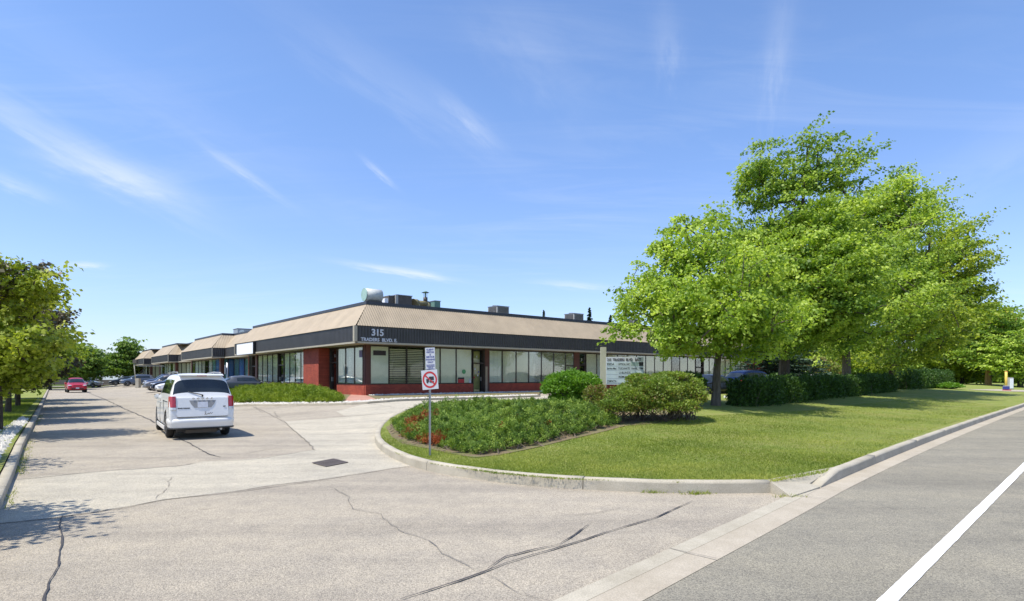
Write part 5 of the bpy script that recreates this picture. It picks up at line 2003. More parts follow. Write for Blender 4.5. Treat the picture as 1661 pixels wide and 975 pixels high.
# ------------------------------------------------------------------ vegetation
def tubes(segs, sides=6):
    """segs: list of (p0, p1, r0, r1) -> quads array"""
    P0 = np.array([s[0] for s in segs], float); P1 = np.array([s[1] for s in segs], float)
    r0 = np.array([s[2] for s in segs]); r1 = np.array([s[3] for s in segs])
    ax = unit(P1 - P0)
    ref = np.where(np.abs(ax[:, 2:3]) > .9, np.array([[1., 0, 0]]), np.array([[0, 0, 1.]]))
    u = unit(np.cross(ax, ref)); v = np.cross(ax, u)
    V = []
    for i in range(sides):
        a = 2 * math.pi * i / sides; b = 2 * math.pi * (i + 1) / sides
        da = u * math.cos(a) + v * math.sin(a); db = u * math.cos(b) + v * math.sin(b)
        V.append(np.stack([P0 + da * r0[:, None], P0 + db * r0[:, None], P1 + db * r1[:, None], P1 + da * r1[:, None]], 1))
    return np.concatenate(V).reshape(-1, 3)


def blob_points(blobs, n, shell=.30, seed=0):
    g = np.random.default_rng(seed)
    vol = np.array([b[1] * b[2] * b[3] for b in blobs]) ** .85
    idx = g.choice(len(blobs), n, p=vol / vol.sum())
    d = unit(g.normal(size=(n, 3)))
    r = g.uniform(0, 1, n) ** shell
    C = np.array([b[0][:] for b in blobs]); S = np.array([[b[1], b[2], b[3]] for b in blobs])
    return C[idx] + d * S[idx] * r[:, None], d


def skeleton(base, trunk, clumps, r_base, r_tip=.012, seed=0, lift=.25):
    """trunk: list of points; every clump is joined to the nearest part of what has grown so far"""
    g = np.random.default_rng(seed)
    nodes = [np.array(p, float) for p in trunk]; par = [-1] + list(range(len(trunk) - 1))
    tr = np.array(trunk[-1], float)
    order = np.argsort(np.linalg.norm((clumps - np.array(trunk).mean(0)), axis=1))
    NP = np.zeros((len(nodes) + len(clumps) * 4, 3)); NP[:len(nodes)] = nodes
    n = len(nodes); ntr = n
    start = max(1, len(trunk) // 3)
    for ci in order:
        c = clumps[ci]
        d = np.linalg.norm(NP[start:n] - c, axis=1)
        # prefer attachment points lower than the clump
        d = d + np.maximum(0, NP[start:n, 2] - c[2]) * 1.2
        k = start + int(np.argmin(d))
        a = NP[k]
        L_ = np.linalg.norm(c - a)
        m = 3 if L_ > .8 else 1
        last = k
        for j in range(1, m + 1):
            f = j / m
            q = a + (c - a) * f
            q[2] += lift * L_ * f * (1 - f) 
            q += g.normal(size=3) * .05 * L_ * (j < m)
            NP[n] = q; par.append(last); last = n; n += 1
    cnt = np.ones(n)
    for i in range(n - 1, 0, -1):
        cnt[par[i]] += cnt[i]
    rad = r_tip * cnt ** .46
    rad = np.minimum(rad, r_base)
    k = r_base / rad[0]
    # keep the trunk tapering from base to its end
    for i in range(ntr):
        f = i / (ntr - 1)
        rad[i] = r_base * (1 - .90 * f ** .8)
    segs = []
    for i in range(1, n):
        p_ = par[i]
        ra = min(rad[p_], rad[i] * 1.7) if i >= ntr else rad[p_]
        segs.append((NP[p_], NP[i], ra, rad[i]))
    segs.append((np.array(trunk[0]) - (0, 0, .3), np.array(trunk[0]) + (0, 0, .0), r_base * 1.35, r_base))
    return segs


def leaves(clumps, dirs, per, size, rad, thick, g, droop=.30, lean=(0, 0, 0), flat=.65, out=.5, stretch=None):
    n = len(clumps) * per
    C = np.repeat(clumps, per, axis=0); DD = np.repeat(dirs, per, axis=0)
    R_c = np.repeat(rad * g.uniform(.55, 1.3, len(clumps)), per)
    a = g.uniform(0, 2 * math.pi, n); rr = np.sqrt(g.uniform(0, 1, n))
    off = np.stack([np.cos(a) * rr, np.sin(a) * rr, np.zeros(n)], 1) * R_c[:, None]
    if stretch is not None:
        off *= stretch
    off[:, 2] += -droop * rr ** 2 * R_c + g.normal(0, thick, n)
    til = dirs[:, :2] * .34 + g.normal(0, .20, (len(clumps), 2)) + np.array(lean)[:2] * .8
    off[:, 2] += (off[:, :2] * np.repeat(til, per, axis=0)).sum(1)
    # break each spray into a few lobes
    lob = np.cos(a * np.repeat(g.integers(3, 6, len(clumps)), per) + np.repeat(g.uniform(0, 6, len(clumps)), per))
    off[:, :2] *= (1 + .32 * lob)[:, None]
    P = C + off + np.array(lean) * (rr * R_c)[:, None]
    nrm = unit(np.stack([g.normal(0, 1, n), g.normal(0, 1, n), g.normal(0, .6, n) + flat * 2], 1) * 1.0 + off * out / np.maximum(R_c[:, None], .01))
    ax = unit(np.stack([np.cos(a), np.sin(a), -.55 + g.normal(0, .35, n)], 1) + g.normal(0, .45, (n, 3)))
    ln = size * g.uniform(.6, 1.35, n)
    V = kites(P, ax, nrm, ln, ln * g.uniform(.6, .95, n))
    tint = np.clip(np.repeat(g.uniform(.05, .95, len(clumps)), per) + g.normal(0, .16, n), 0, 1)
    return V, tint


def tree(name, label, cat, base, blobs, trunk, r_base, nc, per, leafsize, mat, barkm='barkg', group=None, seed=1, rad=.75, shell=.33,
         droop=.3, lean=(0, 0, 0), flat=.65, thick=.07, lift=.25, extra=None):
    b = Vector(base)
    t = thing(name, label, cat, b, 0, group)
    C, Dd = blob_points(blobs, nc, shell, seed)
    C = C - np.array(b[:])
    g = np.random.default_rng(seed + 50)
    tr = [np.array((Vector(p) - b)[:]) for p in trunk]
    segs = skeleton(None, tr, C, r_base, seed=seed, lift=lift)
    me = fastmesh('trunk', tubes(segs), 4)
    me.polygons.foreach_set('use_smooth', [True] * len(me.polygons))
    link('trunk', me, barkm, t)
    V, ti = leaves(C, Dd, per, leafsize, rad, thick, g, droop, lean, flat)
    link('crown', fastmesh('crown', V, 4, ti), mat, t)
    if extra:
        C2, D2_ = blob_points(extra[0], extra[1], shell, seed + 9)
        C2 = C2 - np.array(b[:])
        V, ti = leaves(C2, D2_, per, leafsize, rad * .8, thick, g, droop, lean, flat)
        link('crown', fastmesh('crown', V, 4, ti), extra[2], t)
    return t


def blobs_px(lst, y):
    """(px, py, rx_px, rz_px, dy, ry) measured at depth y -> world ellipsoids"""
    out = []
    for (px, py, rx, rz, dy, ry) in lst:
        yy = y + dy
        s = yy / F
        c = W(px, py, yy)
        out.append((c, rx * s, ry, rz * s))
    return out


def trunk_px(pts, y):
    return [W(px, py, y + dy) for px, py, dy in pts]


# row of tall maples along the lawn ------------------------------------------------
T1 = W(1161, 655, 24.0); T1.z = lawnz(T1.x, T1.y) - .02
tree('maple_tree', 'nearest maple in front of the building, lowest of the tall row, smooth straight grey trunk', 'tree', T1,
     blobs_px([(1150, 470, 95, 62, 0, 3.4), (1082, 500, 78, 40, 0, 2.6), (1045, 470, 40, 28, -.5, 1.6), (1015, 482, 26, 18, -.5, 1.2), (1030, 535, 42, 20, -1, 1.4), (1075, 440, 45, 32, 0, 1.8), (1068, 405, 22, 14, 0, 1.0),
               (1120, 395, 55, 42, 0, 2.2), (1112, 352, 28, 22, 0, 1.2), (1100, 345, 14, 10, 0, .7), (1165, 355, 34, 26, .5, 1.6), (1200, 520, 80, 40, 0, 2.6), (1230, 540, 50, 28, -1, 2.0), (1130, 548, 75, 26, -1, 2.2), (1250, 500, 42, 40, 0, 2),
               (1090, 545, 40, 26, -1.5, 1.6), (1205, 430, 60, 45, .5, 2.4), (1190, 572, 50, 14, -1, 1.5), (1150, 500, 80, 45, -2.6, 2.4), (1190, 440, 60, 40, -2.2, 2.0), (1100, 470, 50, 30, -2.0, 1.8), (1240, 520, 50, 30, -2.4, 2.0), (1000, 512, 20, 9, -1, .8), (996, 538, 16, 7, -1, .6)], 24.0),
     [T1] + trunk_px([(1162, 625, 0), (1163, 595, 0), (1166, 572, 0), (1163, 530, .1), (1158, 480, .2), (1150, 430, 0), (1140, 385, 0)], 24.0), .21, 500, 130, .125, 'leaf1', 'barkg', 'tall maples along the lawn', 3, .66, droop=.36, lean=(.25, 0, .05), thick=.08, flat=.55, shell=.38)
T2 = W(1272, 640, 30.6); T2.z = lawnz(T2.x, T2.y) - .05
tree('maple_tree', 'tallest maple of the row, second from the left with windblown top branches', 'tree', T2,
     blobs_px([(1290, 440, 105, 85, 0, 4.2), (1300, 360, 76, 46, 0, 3.2), (1230, 285, 32, 45, 0, 1.6), (1212, 290, 16, 38, 0, 1), (1250, 250, 16, 20, 0, 1), (1305, 295, 34, 36, 0, 1.8), (1302, 250, 20, 26, 0, 1.2), (1296, 224, 10, 12, 0, .6), (1325, 232, 18, 9, 0, .9),
               (1345, 262, 40, 15, 0, 1.4), (1388, 254, 30, 8, 0, 1), (1370, 300, 42, 24, 0, 1.8), (1395, 283, 14, 9, 0, .7), (1220, 400, 60, 50, 0, 2.6), (1228, 325, 30, 34, 0, 1.5), (1255, 300, 26, 34, 0, 1.4), (1330, 530, 80, 34, -1, 3.2), (1240, 520, 70, 36, 0, 2.6), (1300, 495, 90, 40, 0, 3.6), (1380, 420, 60, 60, 0, 3), (1290, 560, 60, 20, -1, 2), (1330, 470, 90, 50, -3.2, 2.6), (1380, 500, 60, 40, -3, 2.4), (1345, 270, 34, 8, 0, .8), (1405, 252, 14, 5, 0, .5), (1372, 240, 12, 5, 0, .4), (1330, 300, 40, 16, 0, 1.2), (1200, 262, 6, 14, 0, .4), (1232, 236, 8, 12, 0, .4), (1282, 228, 7, 10, 0, .4)], 30.6),
     [T2] + trunk_px([(1272, 600, 0), (1273, 570, 0), (1275, 535, 0), (1282, 480, 0), (1292, 420, 0), (1300, 350, 0), (1306, 290, 0), (1310, 240, 0)], 30.6), .33, 640, 130, .145, 'leaf2', 'barkd', 'tall maples along the lawn', 5, .82, droop=.26, lean=(.40, 0, .16), flat=.55, thick=.09, shell=.38,
     extra=(blobs_px([(1330, 450, 90, 70, -2.6, 2.4), (1340, 360, 70, 36, -1.5, 2.0), (1300, 530, 70, 28, -2.5, 2)], 30.6), 230, 'leaf1'))
T3 = W(1374, 636, 39.0); T3.z = lawnz(T3.x, T3.y) - .05
tree('maple_tree', 'third maple of the row with a forked multi stem trunk rising behind the hedge', 'tree', T3,
     blobs_px([(1430, 400, 85, 70, 0, 4.2), (1445, 325, 40, 34, 0, 2), (1462, 290, 22, 16, 0, 1.2), (1485, 320, 34, 16, 0, 1.6), (1505, 316, 14, 7, 0, .8), (1400, 340, 40, 36, 0, 2.2), (1490, 350, 34, 18, 0, 2), (1400, 480, 90, 54, 0, 4.2), (1460, 470, 70, 60, 0, 4),
               (1360, 500, 60, 45, 0, 3), (1420, 548, 80, 22, -1, 3), (1350, 560, 40, 14, 0, 2), (1440, 480, 80, 50, -3.5, 3), (1500, 298, 20, 6, 0, .6), (1518, 322, 12, 5, 0, .5), (1470, 270, 14, 8, 0, .6), (1505, 345, 26, 8, 0, .8)], 39),
     [T3] + trunk_px([(1373, 600, 0), (1373, 570, 0), (1378, 540, 0), (1392, 490, 0), (1410, 430, 0), (1428, 370, 0), (1440, 320, 0)], 39), .33, 520, 125, .165, 'leaf1', 'barkg', 'tall maples along the lawn', 8, .98, droop=.28, lean=(.40, 0, .12), flat=.55, thick=.10, shell=.38,
     extra=(blobs_px([(1440, 340, 60, 40, 2, 3), (1400, 400, 60, 60, 2, 3)], 39), 120, 'leaf2'))
T4 = W(1446, 633, 48.0); T4.z = lawnz(T4.x, T4.y) - .05
tree('maple_tree', 'yellowish maple at the right end of the tall row, trunk at the hedge gap', 'tree', T4,
     blobs_px([(1520, 430, 48, 60, 0, 4), (1540, 380, 32, 32, 0, 2.4), (1556, 410, 22, 30, 0, 2), (1515, 500, 60, 48, 0, 4.4), (1480, 555, 60, 34, 0, 3.6), (1540, 480, 40, 50, 0, 3), (1590, 428, 22, 7, 0, 1.2), (1575, 418, 18, 8, 0, 1), (1430, 580, 50, 16, -1, 2.4), (1470, 430, 40, 50, 0, 3), (1500, 530, 70, 40, -3.5, 3), (1575, 470, 24, 8, 0, .9), (1560, 375, 14, 8, 0, .6), (1600, 436, 14, 4, 0, .5)], 48),
     [T4] + trunk_px([(1446, 610, 0), (1447, 590, 0), (1455, 560, 0), (1475, 510, 0), (1500, 450, 0), (1520, 400, 0)], 48), .28, 420, 115, .20, 'leaf3', 'barkd', 'tall maples along the lawn', 11, 1.1, droop=.28, lean=(.35, 0, .1), flat=.55, thick=.12, shell=.38)
# more trees along the road to the right ----------------------------------------------
def simple_tree(name, label, px, ybase, depth, lst, mat, bk='barkd', r=.25, nc=220, per=70, ls=.3, rad=1.2, group=None, seed=20, lean=(0, 0, 0), shell=.33, gzf=lawnz, flat=.6, droop=.25):
    b = W(px, ybase, depth); b.z = gzf(b.x, b.y) - .05
    bl = blobs_px(lst, depth)
    cx = sum(q[0] for q in lst) / len(lst); top = min(q[1] - q[3] * .3 for q in lst); low = max(q[1] + q[3] * .4 for q in lst)
    tr = [b, W(px, (HZ + low) / 2, depth), W(px * .8 + cx * .2, low, depth), W((px + cx) / 2, (low + top) / 2, depth), W(cx, top, depth)]
    if tr[1].z < b.z + .3: tr[1] = b + Vector((0, 0, .5))
    if tr[2].z < tr[1].z: tr[2] = tr[1] + Vector((0, 0, .6))
    return tree(name, label, 'tree', b, bl, tr, r, nc, per, ls, mat, bk, group, seed, rad, shell, droop, lean, flat)


gF = 'trees beyond the lawn on the right'
simple_tree('leafy_tree', 'tree with orange lit bare trunk near the yellow post', 1603, 630, 82, [(1600, 520, 40, 28, 0, 4), (1610, 555, 46, 28, 0, 4), (1590, 575, 32, 20, 0, 3)], 'leaf2', 'barklit', .42, 260, 70, .32, 1.4, gF, 21)
simple_tree('leafy_tree', 'light green tree filling the gap between the yellowish maple and the orange trunk', 1560, 630, 88, [(1556, 530, 40, 36, 0, 4), (1540, 580, 50, 32, 0, 4), (1570, 600, 40, 18, 0, 4)], 'leaf3', 'barkd', .35, 280, 70, .34, 1.5, gF, 22)
simple_tree('leafy_tree', 'bushy tree at the right edge of the picture behind the utility cabinet', 1655, 632, 78, [(1650, 560, 40, 32, 0, 4), (1672, 580, 40, 38, 0, 4), (1632, 590, 30, 24, 0, 3)], 'leaf1', 'barkd', .35, 300, 70, .31, 1.4, gF, 23)
simple_tree('leafy_tree', 'taller blue green tree showing above the right edge trees', 1640, 628, 105, [(1635, 518, 22, 14, 0, 3), (1625, 540, 40, 22, 0, 4), (1662, 545, 30, 26, 0, 4), (1600, 540, 40, 30, 0, 4)], 'leaf2', 'barkd', .35, 240, 70, .38, 1.7, gF, 24)
simple_tree('leafy_tree', 'dark bushy tree low behind the second hedge', 1510, 628, 92, [(1505, 590, 40, 26, 0, 4), (1530, 570, 36, 28, 0, 4), (1480, 600, 30, 20, 0, 4)], 'leaf4', 'barkd', .3, 240, 70, .34, 1.5, gF, 25)
simple_tree('leafy_tree', 'pale green tree seen under the third maple crown', 1420, 625, 86, [(1412, 578, 48, 30, 0, 4), (1440, 590, 36, 24, 0, 4), (1395, 560, 30, 22, 0, 3)], 'leaf1', 'barkd', .3, 260, 70, .32, 1.5, gF, 26)
simple_tree('leafy_tree', 'loose light green tree between the second and third maple trunks', 1335, 625, 80, [(1338, 580, 30, 26, 0, 3), (1350, 560, 24, 20, 0, 3)], 'leaf3', 'barkd', .25, 150, 60, .30, 1.3, gF, 27)
simple_tree('leafy_tree', 'pinkish brown shrubby tree behind the hedge beside the spruce', 1325, 625, 66, [(1330, 592, 22, 14, 0, 2), (1345, 598, 16, 10, 0, 2)], 'spirea', 'barkd', .12, 90, 60, .22, .9, gF, 28)
simple_tree('leafy_tree', 'far green tree behind the dark barrier of low bushes on the right', 1570, 628, 110, [(1560, 600, 60, 26, 0, 5), (1620, 600, 60, 26, 0, 5), (1660, 600, 40, 26, 0, 5), (1500, 605, 40, 22, 0, 5)], 'leaf4', 'barkd', .3, 420, 70, .40, 1.8, gF, 29)


def spruce(label, px, ybase, ytop, depth, half, seed, group=None, gzf=gz):
    b = W(px, ybase, depth); b.z = gzf(b.x, b.y)
    top = W(px, ytop, depth).z; H = top - b.z; R0 = half * depth / F
    g = np.random.default_rng(seed)
    t = thing('spruce_tree', label, 'spruce', b, 0, group)
    me = fastmesh('trunk', tubes([((0, 0, -.2), (0, 0, H * .97), R0 * .09 + .04, .015)], 8), 4); link('trunk', me, 'barkd', t)
    V = []; T = []
    nl = int(max(16, H * 3.4))
    for i in range(nl):
        f = (i + .3) / nl
        z = H * (.06 + .93 * f) ; rad = R0 * (1 - f) ** .85 + .06
        nb = int(9 + 9 * (1 - f))
        for k in range(nb):
            a = g.uniform(0, 6.28); L_ = rad * g.uniform(.6, 1.2); z = min(H * .985, H * (.06 + .93 * f) + g.uniform(-.5, .5) * H / nl)
            m = int(40 + 110 * L_ / max(R0, .1))
            s = g.uniform(.05, 1, m)
            c, s_ = math.cos(a), math.sin(a)
            lat = g.normal(0, 1, m) * .16 * L_ * (1.1 - s)
            P = np.stack([c * s * L_ - s_ * lat, s_ * s * L_ + c * lat, z - .38 * L_ * s + .22 * L_ * s * s + g.normal(0, .04, m)], 1)
            ax = np.stack([np.full(m, c) + g.normal(0, .5, m), np.full(m, s_) + g.normal(0, .5, m), g.normal(-.15, .25, m)], 1)
            nr = np.stack([g.normal(0, .5, m), g.normal(0, .5, m), np.ones(m)], 1)
            ln = g.uniform(.18, .34, m) * (.6 + .4 * min(1, R0 / 2))
            V.append(kites(P, ax, nr, ln, ln * .42)); T.append(np.clip(g.normal(.5, .25, m), 0, 1))
    link('crown', fastmesh('crown', np.concatenate(V), 4, np.concatenate(T)), 'spruce', t)


spruce('broad blue green spruce behind the hedge right of the brick end wall', 1262, 632, 430, 50, 84, 31)
spruce('slim spruce top behind the roof, right of the second rooftop unit', 956, 618, 498, 82, 20, 33)
spruce('tiny spruce tip showing over the roof between the rooftop units', 882, 618, 502, 90, 14, 34)
spruce('spruce top over the roof beside the nearest maple crown', 990, 618, 510, 84, 18, 36)

simple_tree('leafy_tree', 'broad pale green tree closing the gap between the spruce and the forked maple trunk', 1300, 625, 95, [(1290, 570, 50, 34, 0, 4), (1340, 580, 44, 26, 0, 4), (1240, 585, 30, 20, 0, 4)], 'leaf1', 'barkd', .3, 340, 70, .34, 1.5, gF, 130)
simple_tree('leafy_tree', 'green tree low behind the hedge right of the forked maple trunk', 1400, 625, 98, [(1400, 590, 50, 22, 0, 4), (1450, 590, 40, 20, 0, 4), (1360, 595, 40, 16, 0, 4)], 'leaf2', 'barkd', .3, 300, 70, .34, 1.5, gF, 131)

# hedges ---------------------------------------------------------------------------
def leafmass(name, label, cat, P, nrm, size, mat, tintf=None, group=None, twigs=None, kindv=None, aspect=.62, upbias=.35, seed=0, outw=1.0):
    g = np.random.default_rng(seed + 5)
    b = P.mean(0); b[2] = P[:, 2].min()
    n = len(P)
    t = thing(name, label, cat, Vector(b), 0, group)
    ax = unit(nrm * outw + g.normal(0, .7, (n, 3)) + np.array((0, 0, upbias)))
    nr = unit(nrm * .4 + g.normal(0, .8, (n, 3)) + np.array((0, 0, .5)))
    ln = size * g.uniform(.6, 1.4, n)
    V = kites(P - b, ax, nr, ln, ln * aspect)
    ti = tintf if tintf is not None else np.clip(g.normal(.5, .25, n), 0, 1)
    link('foliage', fastmesh('foliage', V, 4, ti), mat, t)
    if twigs is not None:
        segs = [(np.array(a) - b, np.array(c) - b, r0, r1) for a, c, r0, r1 in twigs]
        link('stem', fastmesh('stem', tubes(segs, 4), 4), 'twig', t)
    return t


def lump(x, y, k=1.0, s=0):
    return (np.sin(x * 2.1 * k + s) * np.cos(y * 1.7 * k + s * 2) + .6 * np.sin(x * 4.7 * k + 1.3 + s) * np.sin(y * 5.3 * k) + .35 * np.sin(x * 9.1 * k + y * 8.3 * k + s))


def hedge(label, pa, pb, w, h, n, mat, seed, size=.11, hb=None):
    g = np.random.default_rng(seed)
    pa = np.array(pa[:2]); pb = np.array(pb[:2]); L_ = np.linalg.norm(pb - pa); d = (pb - pa) / L_; q = np.array((-d[1], d[0]))
    s = g.uniform(-.3, L_ + .3, n); hh = h if hb is None else h + (hb - h) * s / L_
    u = g.uniform(-1, 1, n); v = g.uniform(0, 1, n)
    onTop = g.uniform(0, 1, n) < .36
    side = np.sign(u)
    # superellipse section
    ang = g.uniform(0.0, math.pi, n)
    cx = np.sign(np.cos(ang)) * np.abs(np.cos(ang)) ** .45; cz = np.abs(np.sin(ang)) ** .45
    depthf = g.uniform(0, 1, n) ** .35
    bulge = 1 + .17 * lump(s * .9, ang * 1.3, 1, seed) + .09 * np.sin(s * 3.7 + 5 * np.sin(s)) + g.normal(0, .05, n)
    endf = np.clip(np.minimum(s + .3, L_ + .3 - s) / .9, .05, 1) ** .5
    off = cx * w / 2 * bulge * depthf * endf; z = cz * hh * (.4 + .6 * depthf) * (1 + .10 * lump(s * .8, s * .3, 1, seed + 2) + .05 * np.sin(s * 5.1)) * (.35 + .65 * endf)
    z = np.where(g.uniform(0, 1, n) < .42, z * g.uniform(0.02, 1, n), z)
    P = np.stack([pa[0] + d[0] * s + q[0] * off, pa[1] + d[1] * s + q[1] * off, z], 1)
    gzv = np.array([lawnz(x, y) for x, y in P[::50, :2]]); P[:, 2] += np.interp(np.arange(n), np.arange(n)[::50], gzv) * 0 + np.array([lawnz(x, y) for x, y in P[:, :2]])
    nr = unit(np.stack([q[0] * cx, q[1] * cx, cz * 1.1], 1))
    tw = []
    for _ in range(int(L_ * 9)):
        s_ = g.uniform(0, L_); o_ = g.normal(0, w * .16)
        x_, y_ = pa + d * s_ + q * o_
        z_ = lawnz(x_, y_)
        tw.append(((x_, y_, z_), (x_ + g.normal(0, .12), y_ + g.normal(0, .12), z_ + h * g.uniform(.4, .75)), .015, .004))
    ti = np.clip(.40 + .2 * lump(s * 1.4, ang * 2, 1, seed + 4) + g.normal(0, .22, n), 0, 1)
    return leafmass('hedge', label, 'hedge', P, nr, size, mat, ti, None, tw, seed=seed)


ha = W(1198, 655, 24.2); hb = W(1441, 633, 47.0)
hedge('long dark clipped hedge under the tall maples', ha, hb, 1.6, 1.16, 60000, 'hedge', 41, .11, 1.32)
ha = W(1456, 632, 52); hb = W(1530, 630, 66)
hedge('shorter dark hedge right of the yellowish maple trunk', ha, hb, 2.2, 1.75, 26000, 'hedge', 43, .16)


def bush(label, px, pyb, depth, parts, n, mat, size, seed, name='round_bush', tint=None, cat='bush', zf=lawnz, tips=.25, aspect=.6):
    """parts: (px,py,rx,rz,dy,ry) lobes at the depth"""
    g = np.random.default_rng(seed)
    bl = blobs_px(parts, depth)
    area = np.array([(b[1] * b[2] + b[1] * b[3] + b[2] * b[3]) for b in bl]); idx = g.choice(len(bl), n, p=area / area.sum())
    d = unit(g.normal(size=(n, 3))); d[:, 2] = np.where(d[:, 2] < -.3, -d[:, 2], d[:, 2])
    C = np.array([b[0][:] for b in bl])[idx]; S = np.array([[b[1], b[2], b[3]] for b in bl])[idx]
    lum = 1 + .11 * lump(d[:, 0] * 2.2 + idx, d[:, 2] * 2.6 + d[:, 1] * 2, 1.3, seed) + .06 * g.normal(size=n)
    r = (g.uniform(0, 1, n) ** .22) * lum
    P = C + d * S * r[:, None]
    gzv = np.array([zf(x, y) for x, y in P[:, :2]])
    P[:, 2] = np.maximum(P[:, 2], gzv + g.uniform(.02, .3, n))
    tw = []
    for i in range(140):
        k = g.integers(0, len(bl)); b = bl[k]
        a = g.uniform(0, 6.28); x0 = b[0].x + g.normal(0, b[1] * .25); y0 = b[0].y + g.normal(0, b[2] * .25); z0 = zf(x0, y0)
        x1 = b[0].x + math.cos(a) * b[1] * .85; y1 = b[0].y + math.sin(a) * b[2] * .85; z1 = b[0].z + g.uniform(-.3, .75) * b[3]
        tw.append(((x0, y0, z0), (x1, y1, z1), .014, .004))
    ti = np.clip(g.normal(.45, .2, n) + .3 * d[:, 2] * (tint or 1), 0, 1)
    return leafmass(name, label, cat, P, d, size, mat, ti, None, tw, seed=seed, aspect=aspect)


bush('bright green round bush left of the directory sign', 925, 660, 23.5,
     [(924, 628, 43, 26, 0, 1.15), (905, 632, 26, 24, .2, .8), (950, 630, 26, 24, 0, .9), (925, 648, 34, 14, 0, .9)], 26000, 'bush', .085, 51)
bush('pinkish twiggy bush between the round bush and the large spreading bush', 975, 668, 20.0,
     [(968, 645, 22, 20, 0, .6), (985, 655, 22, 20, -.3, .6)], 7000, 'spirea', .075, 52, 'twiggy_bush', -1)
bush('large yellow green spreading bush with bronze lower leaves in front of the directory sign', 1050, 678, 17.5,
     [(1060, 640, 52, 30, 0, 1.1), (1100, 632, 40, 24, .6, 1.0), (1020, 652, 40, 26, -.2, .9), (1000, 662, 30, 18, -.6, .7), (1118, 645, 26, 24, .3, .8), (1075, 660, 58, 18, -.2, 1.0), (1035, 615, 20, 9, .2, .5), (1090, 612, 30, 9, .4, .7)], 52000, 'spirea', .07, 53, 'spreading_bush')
bush('dark green bush behind the large spreading bush by the black car', 1128, 655, 24, [(1122, 622, 22, 16, 0, .8), (1110, 616, 26, 12, .4, .8)], 8000, 'hedge', .09, 54, 'dark_bush')
bush('low pale bush at the right end of the second hedge', 1545, 634, 58, [(1540, 627, 16, 6, 0, 1.2), (1530, 628, 12, 5, 0, 1)], 3000, 'bush', .2, 55, 'low_bush')
bush('small round shrub beside the lamp base on the far parking island', 223, 626, 92, [(224, 620, 7, 4, 0, .6), (218, 621, 5, 3.5, 0, .4)], 3000, 'juniperb', .13, 56, 'small_shrub', zf=gz)
bush('bright yellow green shrub left of the white fence', 160, 612, 108, [(160, 606, 9, 6, 0, 1.5), (150, 609, 8, 4, 0, 1)], 3000, 'leafy', .3, 57, 'far_shrub', zf=gz)


